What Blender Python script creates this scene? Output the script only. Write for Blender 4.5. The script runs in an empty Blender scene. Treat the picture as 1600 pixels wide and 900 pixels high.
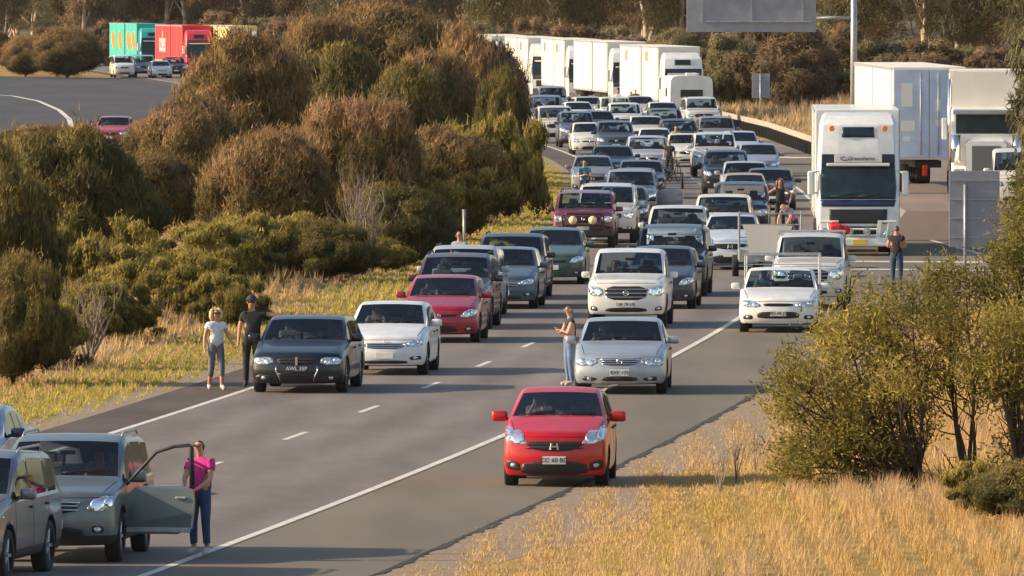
import bpy, bmesh, math, random
import numpy as np
from mathutils import Vector, Matrix, geometry
from mathutils.bvhtree import BVHTree
SC = bpy.context.scene
COL = SC.collection
R = math.radians
random.seed(7)

# ---------------------------------------------------------------- camera, world, sun, exposure
F_PX = 16500.0; CAM_H = 8.06; HORIZON = -27.0
cd = bpy.data.cameras.new('camera'); cam = bpy.data.objects.new('camera', cd); COL.objects.link(cam)
cd.sensor_width = 36; cd.lens = 36 * F_PX / 1600.0
cd.clip_start = 1; cd.clip_end = 6000
cam.location = (0, 0, CAM_H)
cam.rotation_euler = (R(90) - math.atan((450 - HORIZON) / F_PX), 0, 0)
SC.camera = cam
SUN_EL = 23.0; SUN_TOWARD = 3.0      # degrees the sun stands on the camera's side of due left
w = bpy.data.worlds.new('World'); SC.world = w; w.use_nodes = True
nt = w.node_tree; nt.nodes.clear()
sky = nt.nodes.new('ShaderNodeTexSky'); sky.sky_type = 'NISHITA'; sky.sun_disc = False
sky.sun_elevation = R(SUN_EL); sky.sun_rotation = R(-90 - SUN_TOWARD)
sky.air_density = 1.2; sky.dust_density = 1.5
bgn = nt.nodes.new('ShaderNodeBackground'); bgn.inputs[1].default_value = 0.13
wo = nt.nodes.new('ShaderNodeOutputWorld')
nt.links.new(sky.outputs[0], bgn.inputs[0]); nt.links.new(bgn.outputs[0], wo.inputs[0])
sl = bpy.data.lights.new('sun', 'SUN'); sl.energy = 5.0; sl.angle = R(0.6); sl.color = (1.0, 0.79, 0.53)
so = bpy.data.objects.new('sun', sl); COL.objects.link(so)
az = R(90 + SUN_TOWARD); el = R(SUN_EL)
sd = Vector((-math.sin(az) * math.cos(el), math.cos(az) * math.cos(el), math.sin(el)))
so.rotation_euler = sd.to_track_quat('Z', 'Y').to_euler()
SC.view_settings.view_transform = 'Standard'; SC.view_settings.look = 'None'
SC.view_settings.exposure = 0.52; SC.view_settings.gamma = 1
SC.render.engine = 'CYCLES'

# ---------------------------------------------------------------- helpers
def P(px, p, z=0.0):
    """photo column px at scale p (pixels per metre there) -> point on the ground"""
    return Vector(((px - 800) / p, F_PX / p, z))

def XL(Y):                                  # left edge line of the carriageway
    def f(y): return -7.03 + .10933 * (y - 190.5) - .0002178 * ((y - 165) ** 2 - 650)
    return f(Y) if Y < 600 else f(600) - .095 * (Y - 600)
def SLOPE(Y): return (XL(Y + 1) - XL(Y - 1)) / 2

def mat(name, col=(.5, .5, .5), rough=.6, metal=0.0, spec=.5, noise=None, ns=5.0, bump=0.0, bscale=40, coat=0.0, col2=None, stretch=None):
    m = bpy.data.materials.new(name); m.use_nodes = True
    t = m.node_tree; b = t.nodes['Principled BSDF']
    b.inputs['Base Color'].default_value = (*col, 1); b.inputs['Roughness'].default_value = rough
    b.inputs['Metallic'].default_value = metal; b.inputs['Specular IOR Level'].default_value = spec
    b.inputs['Coat Weight'].default_value = coat
    tc = t.nodes.new('ShaderNodeTexCoord')
    src = tc.outputs['Object']
    if stretch:
        mp = t.nodes.new('ShaderNodeMapping'); mp.inputs['Scale'].default_value = stretch
        t.links.new(src, mp.inputs[0]); src = mp.outputs[0]
    if noise or col2:
        n = t.nodes.new('ShaderNodeTexNoise'); n.inputs['Scale'].default_value = ns; n.inputs['Detail'].default_value = 5
        t.links.new(src, n.inputs['Vector'])
        r = t.nodes.new('ShaderNodeValToRGB'); r.color_ramp.elements[0].position = .35; r.color_ramp.elements[1].position = .65
        c2 = col2 or tuple(c * (1 + noise) for c in col)
        c1 = col if col2 else tuple(c * (1 - noise) for c in col)
        r.color_ramp.elements[0].color = (*c1, 1); r.color_ramp.elements[1].color = (*c2, 1)
        t.links.new(n.outputs['Fac'], r.inputs[0]); t.links.new(r.outputs[0], b.inputs['Base Color'])
    if bump:
        n2 = t.nodes.new('ShaderNodeTexNoise'); n2.inputs['Scale'].default_value = bscale; n2.inputs['Detail'].default_value = 4
        t.links.new(src, n2.inputs['Vector'])
        bp = t.nodes.new('ShaderNodeBump'); bp.inputs['Strength'].default_value = bump
        t.links.new(n2.outputs['Fac'], bp.inputs['Height']); t.links.new(bp.outputs[0], b.inputs['Normal'])
    return m

def paint_mat(name='car_paint', rough=.32, metal=.0):
    """body colour comes from the object's own colour; the inside of the shell is dark trim"""
    m = bpy.data.materials.new(name); m.use_nodes = True
    t = m.node_tree; b = t.nodes['Principled BSDF']
    oi = t.nodes.new('ShaderNodeObjectInfo'); g = t.nodes.new('ShaderNodeNewGeometry')
    mx = t.nodes.new('ShaderNodeMixRGB'); mx.inputs[2].default_value = (.03, .03, .032, 1)
    tc = t.nodes.new('ShaderNodeTexCoord'); n = t.nodes.new('ShaderNodeTexNoise'); n.inputs['Scale'].default_value = 3.5; n.inputs['Detail'].default_value = 6
    r = t.nodes.new('ShaderNodeMapRange'); r.inputs[1].default_value = .3; r.inputs[2].default_value = .7; r.inputs[3].default_value = .86; r.inputs[4].default_value = 1.04
    mu = t.nodes.new('ShaderNodeMixRGB'); mu.blend_type = 'MULTIPLY'; mu.inputs[0].default_value = 1
    t.links.new(tc.outputs['Object'], n.inputs[0]); t.links.new(n.outputs[0], r.inputs[0])
    t.links.new(oi.outputs['Color'], mu.inputs[1]); t.links.new(r.outputs[0], mu.inputs[2])
    t.links.new(g.outputs['Backfacing'], mx.inputs[0]); t.links.new(mu.outputs[0], mx.inputs[1])
    t.links.new(mx.outputs[0], b.inputs['Base Color'])
    b.inputs['Roughness'].default_value = rough; b.inputs['Metallic'].default_value = metal
    b.inputs['Coat Weight'].default_value = .6; b.inputs['Coat Roughness'].default_value = .08
    return m

def glass_mat(name, tint, refl=.9):
    m = bpy.data.materials.new(name); m.use_nodes = True
    t = m.node_tree; t.nodes.clear()
    o = t.nodes.new('ShaderNodeOutputMaterial'); tr = t.nodes.new('ShaderNodeBsdfTransparent'); tr.inputs[0].default_value = (*tint, 1)
    gl = t.nodes.new('ShaderNodeBsdfGlossy'); gl.inputs['Roughness'].default_value = .05; gl.inputs[0].default_value = (refl, refl, refl, 1)
    fr = t.nodes.new('ShaderNodeFresnel'); fr.inputs[0].default_value = 1.55
    mx = t.nodes.new('ShaderNodeMixShader')
    t.links.new(fr.outputs[0], mx.inputs[0]); t.links.new(tr.outputs[0], mx.inputs[1]); t.links.new(gl.outputs[0], mx.inputs[2]); t.links.new(mx.outputs[0], o.inputs[0])
    return m

M = {}
M['paint'] = paint_mat('car_paint'); M['paint_metal'] = paint_mat('metallic_car_paint', .36, .45)
M['wind'] = glass_mat('windscreen_glass', (.66, .74, .78)); M['glass'] = glass_mat('tinted_window_glass', (.34, .38, .42))
M['trim'] = mat('black_plastic_trim', (.02, .02, .022), .55)
M['mesh'] = mat('grille_mesh', (.018, .018, .02), .5, noise=.5, ns=60)
M['chrome'] = mat('chrome', (.75, .76, .78), .15, 1.0)
M['well'] = mat('wheel_well', (.008, .008, .008), .9)
M['rubber'] = mat('tyre_rubber', (.018, .018, .019), .85, noise=.3)
M['rim'] = mat('alloy_rim', (.42, .43, .45), .35, .8)
M['hubcap'] = mat('dark_steel_rim', (.12, .12, .13), .5, .6)
M['lamp'] = mat('headlight_lens', (.50, .54, .60), .12, .55, noise=.5, ns=22, coat=1)
M['bulb'] = mat('headlight_reflector', (.92, .93, .95), .08, .9)
M['amber'] = mat('amber_lens', (.8, .25, .03), .25)
M['redlens'] = mat('red_lens', (.55, .015, .01), .25)
M['plate'] = mat('plate_white', (.75, .74, .68), .5); M['plate_y'] = mat('plate_yellow', (.85, .55, .03), .5)
M['ink'] = mat('dark_lettering', (.03, .03, .05), .5)
M['seat'] = mat('seat_fabric', (.035, .035, .04), .9, noise=.4, ns=30)
M['seat_grey'] = mat('grey_seat_fabric', (.26, .26, .27), .9, noise=.3, ns=30)
M['white'] = mat('white_paint', (.78, .77, .74), .4, noise=.07, ns=1.2, coat=.2)
M['box_white'] = mat('trailer_white', (.80, .74, .64), .5, noise=.07, ns=.8, stretch=(1, 1, .2))
M['steel'] = mat('galvanised_steel', (.38, .39, .41), .5, .5, noise=.15, ns=8)
M['grey_alu'] = mat('sign_back_aluminium', (.30, .31, .36), .55, .25, noise=.08, ns=2)
M['skin'] = mat('skin', (.52, .27, .17), .55, noise=.08, ns=12)
M['shoe'] = mat('pale_shoe', (.5, .45, .38), .7); M['shoe_dark'] = mat('dark_shoe', (.03, .03, .03), .7)

def link(o, parent=None):
    COL.objects.link(o)
    if parent: o.parent = parent
    return o
def obj(name, me, m=None, parent=None, smooth=False):
    if isinstance(me, bmesh.types.BMesh):
        b = me; me = bpy.data.meshes.new(name); b.to_mesh(me); b.free()
    if m is not None and len(me.materials) == 0: me.materials.append(m)
    if smooth: me.polygons.foreach_set('use_smooth', [True] * len(me.polygons))
    o = bpy.data.objects.new(name, me)
    return link(o, parent)
def empty(name, loc=(0, 0, 0), rz=0):
    o = bpy.data.objects.new(name, None); o.empty_display_size = .3; link(o)
    o.location = loc; o.rotation_euler = (0, 0, rz); return o
def tag(o, label=None, cat=None, group=None, kind=None):
    if label: o['label'] = label
    if cat: o['category'] = cat
    if group: o['group'] = group
    if kind: o['kind'] = kind
    return o
def copy_tree(o, parent=None):
    c = o.copy(); COL.objects.link(c)
    if parent: c.parent = parent
    for ch in list(o.children): copy_tree(ch, c)
    return c
def tree_color(o, col):
    o.color = (*col, 1)
    for c in o.children: tree_color(c, col)

def bm_box(bm, c, s, rot=None, bev=0.0, seg=2):
    r = bmesh.ops.create_cube(bm, size=1.0)
    vs = r['verts']
    for v in vs: v.co = Vector((v.co.x * s[0], v.co.y * s[1], v.co.z * s[2]))
    if bev > 0:
        es = list({e for v in vs for e in v.link_edges})
        rb = bmesh.ops.bevel(bm, geom=es + vs, offset=bev, segments=seg, affect='EDGES', profile=.5)
        vs = list({v for f in rb['faces'] for v in f.verts} | {v for v in vs if v.is_valid})
    M4 = Matrix.Translation(Vector(c)) @ (rot.to_4x4() if rot is not None else Matrix.Identity(4))
    bmesh.ops.transform(bm, matrix=M4, verts=vs)
    return vs
def box(name, c, s, m, parent=None, bev=0.0, rot=None, seg=2):
    bm = bmesh.new(); bm_box(bm, c, s, rot, bev, seg)
    return obj(name, bm, m, parent, smooth=False)
def bm_tube(bm, pts, rad, seg=8, cap=True):
    pts = [Vector(p) for p in pts]
    if not hasattr(rad, '__len__'): rad = [rad] * len(pts)
    rings = []
    for i, p in enumerate(pts):
        d = (pts[min(i + 1, len(pts) - 1)] - pts[max(i - 1, 0)]).normalized()
        up = Vector((0, 0, 1)) if abs(d.z) < .9 else Vector((1, 0, 0))
        a = d.cross(up).normalized(); b = d.cross(a).normalized()
        rings.append([bm.verts.new(p + (a * math.cos(t) + b * math.sin(t)) * rad[i]) for t in [2 * math.pi * k / seg for k in range(seg)]])
    for i in range(len(rings) - 1):
        for k in range(seg):
            bm.faces.new((rings[i][k], rings[i][(k + 1) % seg], rings[i + 1][(k + 1) % seg], rings[i + 1][k]))
    if cap:
        try: bm.faces.new(rings[0][::-1]); bm.faces.new(rings[-1])
        except Exception: pass
def tube(name, pts, rad, m, parent=None, seg=8):
    bm = bmesh.new(); bm_tube(bm, pts, rad, seg); return obj(name, bm, m, parent, smooth=True)
def lathe_x(bm, prof, seg=24, cx=0, cy=0, cz=0, sgn=1):
    """profile of (x, r) turned about the x axis"""
    rings = []
    for x, r in prof:
        rings.append([bm.verts.new((cx + sgn * x, cy + r * math.cos(2 * math.pi * k / seg), cz + r * math.sin(2 * math.pi * k / seg))) for k in range(seg)])
    for i in range(len(rings) - 1):
        for k in range(seg): bm.faces.new((rings[i][k], rings[i][(k + 1) % seg], rings[i + 1][(k + 1) % seg], rings[i + 1][k]))
def text_mesh(name, s, size, m, parent, loc, rot=(R(90), 0, 0), ext=.004, shear=0, bold=0):
    cu = bpy.data.curves.new('lettering', 'FONT'); cu.body = s; cu.size = size; cu.align_x = 'CENTER'; cu.align_y = 'CENTER'; cu.extrude = ext; cu.shear = shear; cu.offset = bold; cu.resolution_u = 2
    t = bpy.data.objects.new('lettering', cu); COL.objects.link(t)
    dg = bpy.context.evaluated_depsgraph_get(); me = bpy.data.meshes.new_from_object(t.evaluated_get(dg))
    bpy.data.objects.remove(t); bpy.data.curves.remove(cu)
    me.materials.clear(); o = obj(name, me, m, parent); o.location = loc; o.rotation_euler = rot
    return o
def eval_mesh(o):
    dg = bpy.context.evaluated_depsgraph_get(); return bpy.data.meshes.new_from_object(o.evaluated_get(dg))
M['navy_plate'] = mat('dark_plate', (.04, .05, .08), .4)
# ---------------------------------------------------------------- cars: one master of every body shape, then copies
def car_shell(p):
    """closed body surface lofted from cross sections along the car; returns mesh with material slots"""
    W = p['W'] / 2; H = p['H']; L = p['L']; zb = p.get('gc', .2); belt = p['belt']
    rw = (p.get('roofw', .76) + .02) * W
    cy, cz = p['cowl']; fy_, fz = p['rf']; ry, rz = p['rr']; gy, gz_ = p['rg']; tz = p['tail']
    nz = p['nose']; bow = p.get('bow', .22); rbow = p.get('rbow', .15)
    by = p.get('bp', (fy_ + ry) / 2 - .1)
    cyr = p.get('cp', ry - .25)
    st = []   # (y, kind, top z, half width)
    st.append((0, 'h', nz, W * .94)); st.append((.14, 'h', nz + .035, W * .975)); st.append((.5, 'h', nz + (cz - nz) * .45, W * .985))
    st.append((cy - .12, 'h', cz - .025, W)); st.append((cy, 'c0', cz, W)); st.append((fy_, 'c', fz, W))
    st.append((by - .04, 'c', H, W)); st.append((by + .04, 'c', H, W)); st.append((cyr, 'c', rz + (H - rz) * .5, W)); st.append((cyr + .08, 'c', rz + (H - rz) * .4, W))
    st.append((ry, 'c', rz, W * .99)); st.append((gy, 'c0', gz_, W * .985)); st.append((L - .12, 'h', tz + .02, W * .96)); st.append((L, 'h', tz - .05, W * .91))
    def ring(y, kind, t, hw):
        b = belt if kind != 'h' else min(belt, t - .10)
        low = [(0, zb), (.5 * hw, zb), (hw * .93, zb + .01), (hw * .99, zb + .13), (hw * 1.0, (zb + b) / 2 + .05), (hw * .975, b)]
        if kind == 'h':
            up = [(hw * .955, t - .065), (hw * .925, t - .035), (hw * .88, t - .015), (hw * .80, t), (hw * .42, t + .018), (0, t + .024)]
        elif kind == 'c0':
            up = [(hw * .955, b + .03), (hw * .93, max(b + .045, t - .04)), (hw * .89, t - .005), (hw * .865, t + .005), (hw * .45, t + .018), (0, t + .022)]
        else:
            k = (t - b) / (H - b)
            r2 = hw * .93 + (rw - hw * .93) * k
            up = [(hw * .955, b + .035), (r2 + .035, t - .10), (r2, t - .045), (r2 - .055, t - .012), (r2 * .5, t + .008), (0, t + .012)]
        return low + up
    fz_prof = [(0, .16), (zb, .10), (zb + .12, .02), (.5, 0), (nz - .12, .03), (nz - .04, .08), (nz, .13), (3, .13)]
    fz_prof = p.get('front', fz_prof)
    def interp(z, pr):
        for (a, u), (b, v) in zip(pr, pr[1:]):
            if z <= b: return u + (v - u) * (z - a) / max(1e-6, b - a)
        return pr[-1][1]
    rprof = [(0, .1), (zb, .06), (.5, 0), (tz - .1, .03), (tz, .08), (3, .08)]
    bm = bmesh.new(); cr = bm.edges.layers.float.get('crease_edge') or bm.edges.layers.float.new('crease_edge')
    vc = bm.verts.layers.float.new('crease_vert')
    V = {}
    nst = len(st)
    for i, (y, k, t, hw) in enumerate(st):
        for j, (x, z) in enumerate(ring(y, k, t, hw)):
            yy = y
            fo = max(0, 1 - y / 1.1); ro = max(0, 1 - (L - y) / 1.0)
            yy += bow * abs(x / W) ** 2.6 * fo ** 2 - rbow * abs(x / W) ** 2.6 * ro ** 2
            if i == 0: yy += interp(z, fz_prof)
            if i == 1: yy += interp(z, fz_prof) * .35
            if i == nst - 1: yy -= interp(z, rprof)
            # screens curve in plan
            if k in ('c', 'c0') and j >= 8: 
                if i in (4, 5): yy += .10 * (abs(x) / W) ** 2
                if i in (nst - 4, nst - 3): yy -= .06 * (abs(x) / W) ** 2
            for s in (-1, 1):
                if x == 0 and s == 1: V[i, j, 1] = V[i, j, -1]; continue
                V[i, j, s] = bm.verts.new((s * x, yy, z))
    nj = 12
    MI = dict(paint=0, wind=1, side=2, rear=3, trim=4, well=5)
    rear_i = nst - 4   # roof rear station -> rear glass base
    def q(vs, mi):
        vs2 = []
        for v in vs:
            if v not in vs2: vs2.append(v)
        if len(vs2) < 3: return None
        try: f = bm.faces.new(vs2)
        except ValueError: return None
        f.material_index = mi; f.smooth = True; return f
    glass_edges = []
    for i in range(nst - 1):
        for j in range(nj - 1):
            for s in (-1, 1):
                mi = 0
                if j == 0 or j == 1: mi = 4
                if j == 2 and p.get('cladding'): mi = 4
                if i == 4 and j >= 9: mi = 1
                if i == rear_i and j >= 9: mi = 3
                if j == 6:
                    if i in (4, 5, 7): mi = 2
                    if i == 6 or (i == 8): mi = 4
                    if i == 9 and p.get('quarter'): mi = 2
                    if i == 9 and not p.get('quarter'): mi = 0
                    if i == 8 and p.get('cab_only'): mi = 0
                    if i == 7 and p.get('cab_only') == 1: mi = 2
                vs = [V[i, j, s], V[i + 1, j, s], V[i + 1, j + 1, s], V[i, j + 1, s]]
                if s == 1: vs = vs[::-1]
                f = q(vs, mi)
                if f and mi in (1, 2, 3): glass_edges += list(f.edges)
    # end caps
    for i, sg in ((0, 1), (nst - 1, -1)):
        rows = []
        for j in (1, 2, 3, 4, 5, 6, 7, 8, 9, 10):
            pass
        # rows bottom..top : side points 2..9, inner columns interpolated
        rows.append([V[i, 2, -1], V[i, 1, -1], V[i, 0, -1], V[i, 1, 1], V[i, 2, 1]])
        for j in (3, 4, 5, 6, 7, 8):
            l = V[i, j, -1].co; t = []
            y0, _, tt, hw = st[i]
            for fx in (-.5, 0, .5):
                x = abs(l.x) * fx; z = l.z + (.010 * j if j > 5 and fx == 0 else 0)
                if i == 0: yy = y0 + bow * abs(x / W) ** 2.6 + interp(z, fz_prof)
                else: yy = y0 - rbow * abs(x / W) ** 2.6 - interp(z, rprof)
                t.append(bm.verts.new((x, yy, z)))
            rows.append([V[i, j, -1]] + t + [V[i, j, 1]])
        rows.append([V[i, 9, -1], V[i, 10, -1], V[i, 11, -1], V[i, 10, 1], V[i, 9, 1]])
        for r in range(len(rows) - 1):
            for c in range(4):
                vs = [rows[r][c], rows[r][c + 1], rows[r + 1][c + 1], rows[r + 1][c]]
                if sg == -1: vs = vs[::-1]
                q(vs, 4 if (r == 0 and p.get('cladding')) else 0)
    bmesh.ops.recalc_face_normals(bm, faces=bm.faces)
    for e in set(glass_edges): 
        if e.is_valid: 
            ms = {f.material_index for f in e.link_faces}
            if len(ms) > 1: e[cr] = .85
    for v in bm.verts:
        be = [e for e in v.link_edges if e[cr] > .8]
        if len(be) >= 2:
            for a_ in range(len(be)):
                for b_ in range(a_):
                    d1 = (be[a_].other_vert(v).co - v.co).normalized(); d2 = (be[b_].other_vert(v).co - v.co).normalized()
                    if -.75 < d1.dot(d2) < .9: v[vc] = .8
    for i in range(nst - 1):
        for s in (-1, 1):
            for j, c in ((2, .35), (5, .6), (8, .5), (9, .3)):
                e = bm.edges.get((V[i, j, s], V[i + 1, j, s]))
                if e: e[cr] = max(e[cr], c)
    for j in range(5, 11):
        for s in (-1, 1):
            for i in (0, 1, 4, 5, rear_i, rear_i + 1, nst - 2):
                e = bm.edges.get((V[i, j, s], V[i, j + 1, s]))
                if e: e[cr] = max(e[cr], .5 if i > 1 else .3)
    me = bpy.data.meshes.new('shell'); bm.to_mesh(me); bm.free()
    pm = M[p.get('paintmat', 'paint')]
    for m in (pm, M['wind'], M['glass'], M['glass'], M['trim'], M['well']): me.materials.append(m)
    o = bpy.data.objects.new('shell', me); link(o)
    sb = o.modifiers.new('s', 'SUBSURF'); sb.levels = 2; sb.render_levels = 2
    # wheel wells
    cb = bmesh.new(); wr = p['wr'] + .055
    for yw in p['ax']:
        for s in (-1, 1):
            lathe_x(cb, [(0, .001), (0, wr), (.5, wr), (.5, .001)], 28, s * (W - .32), yw, p['wr'] + .015, s)
    bmesh.ops.recalc_face_normals(cb, faces=cb.faces)
    bmesh.ops.remove_doubles(cb, verts=cb.verts, dist=.0015)
    for f in cb.faces: f.material_index = 5
    cm = bpy.data.meshes.new('cut'); cb.to_mesh(cm); cb.free()
    for m in (pm, M['wind'], M['glass'], M['glass'], M['trim'], M['well']): cm.materials.append(m)
    co = bpy.data.objects.new('cut', cm); link(co)
    bo = o.modifiers.new('b', 'BOOLEAN'); bo.object = co; bo.operation = 'DIFFERENCE'; bo.solver = 'EXACT'
    res = eval_mesh(o)
    bpy.data.objects.remove(o); bpy.data.objects.remove(co)
    return res

def split_mesh(me, test):
    """faces for which test(face) holds, as a new bmesh"""
    bm = bmesh.new(); bm.from_mesh(me)
    bmesh.ops.delete(bm, geom=[f for f in bm.faces if not test(f)], context='FACES')
    return bm

def round_poly(poly, n=3):
    """resample + Chaikin smoothing of a polygon"""
    for _ in range(n):
        q = []
        for a, b in zip(poly, poly[1:] + poly[:1]):
            q.append((a[0] * .8 + b[0] * .2, a[1] * .8 + b[1] * .2)); q.append((a[0] * .2 + b[0] * .8, a[1] * .2 + b[1] * .8))
        poly = q
    return poly
def patch(bvh, name, poly, m, parent, axis='front', off=.006, grid=.05, rnd=2, depth=.02, side=1):
    if rnd: poly = round_poly(poly, rnd)
    xs = [a for a, b in poly]; zs = [b for a, b in poly]
    # boundary resample
    bd = []
    for a, b in zip(poly, poly[1:] + poly[:1]):
        n = max(1, int(math.hypot(b[0] - a[0], b[1] - a[1]) / grid))
        for k in range(n): bd.append(Vector((a[0] + (b[0] - a[0]) * k / n, a[1] + (b[1] - a[1]) * k / n)))
    pts = list(bd); nb = len(bd)
    gx = min(xs) + grid / 2
    def inside(x, z):
        c = False
        for i in range(nb):
            a, b = bd[i], bd[i - 1]
            if (a.y > z) != (b.y > z) and x < (b.x - a.x) * (z - a.y) / (b.y - a.y) + a.x: c = not c
        return c
    while gx < max(xs):
        gz = min(zs) + grid / 2
        while gz < max(zs):
            if inside(gx, gz) and min((Vector((gx, gz)) - v).length for v in bd) > grid * .35: pts.append(Vector((gx, gz)))
            gz += grid
        gx += grid
    vs, es, fs, *_ = geometry.delaunay_2d_cdt(pts, [(i, (i + 1) % nb) for i in range(nb)], [], 1, 1e-5)
    bm = bmesh.new(); out = []
    for v in vs:
        if axis == 'front': o_, d = Vector((v.x, -3, v.y)), Vector((0, 1, 0))
        elif axis == 'rear': o_, d = Vector((v.x, 12, v.y)), Vector((0, -1, 0))
        elif axis == 'side': o_, d = Vector((side * 3, v.x, v.y)), Vector((-side, 0, 0))
        else: o_, d = Vector((v.x, v.y, 5)), Vector((0, 0, -1))
        h = bvh.ray_cast(o_, d)
        hp = h[0]
        if hp is None:
            k = bvh.find_nearest(Vector((v.x, 0.3, v.y)) if axis == 'front' else o_); hp = k[0]
        out.append(bm.verts.new(hp - d * off))
    for f in fs:
        try: bm.faces.new([out[i] for i in f])
        except ValueError: pass
    bmesh.ops.recalc_face_normals(bm, faces=bm.faces)
    d = {'front': Vector((0, 1, 0)), 'rear': Vector((0, -1, 0)), 'side': Vector((-side, 0, 0)), 'top': Vector((0, 0, -1))}[axis]
    if bm.faces and sum((f.normal.dot(d) for f in bm.faces)) > 0: bmesh.ops.reverse_faces(bm, faces=bm.faces)
    be = [e for e in bm.edges if e.is_boundary]
    r = bmesh.ops.extrude_edge_only(bm, edges=be)
    for v in [g for g in r['geom'] if isinstance(g, bmesh.types.BMVert)]: v.co += d * (off + depth)
    bmesh.ops.recalc_face_normals(bm, faces=bm.faces)
    for f in bm.faces: f.smooth = True
    return obj(name, bm, m, parent)

def wheel(r, wd, parent, loc, side, rimmat, spokes=5):
    bm = bmesh.new()
    lathe_x(bm, [(-wd / 2, r * .62), (-wd / 2, r * .93), (-wd / 2 + .02, r * .985), (-.02, r), (.02, r), (wd / 2 - .02, r * .985), (wd / 2, r * .93), (wd / 2, r * .66), (wd / 2 - .03, r * .62), (-wd / 2, r * .62)], 28)
    t = obj('wheel', bm, M['rubber'], parent, smooth=True); t.location = loc
    bm = bmesh.new(); s = side
    lathe_x(bm, [(0, .001), (0, r * .12), (wd / 2 - .03, r * .12), (wd / 2 - .025, r * .14), (wd / 2 - .09, r * .14), (wd / 2 - .09, r * .6), (wd / 2 - .01, r * .66), (wd / 2, r * .63)], 24, 0, 0, 0, s)
    for k in range(spokes):
        a = 2 * math.pi * k / spokes
        bm_box(bm, (s * (wd / 2 - .035), math.cos(a) * r * .37, math.sin(a) * r * .37), (.04, r * .15, r * .52), Matrix.Rotation(a - math.pi / 2, 3, 'X'), .01, 1)
    obj('rim', bm, rimmat, t, smooth=False)
    return t

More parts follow.
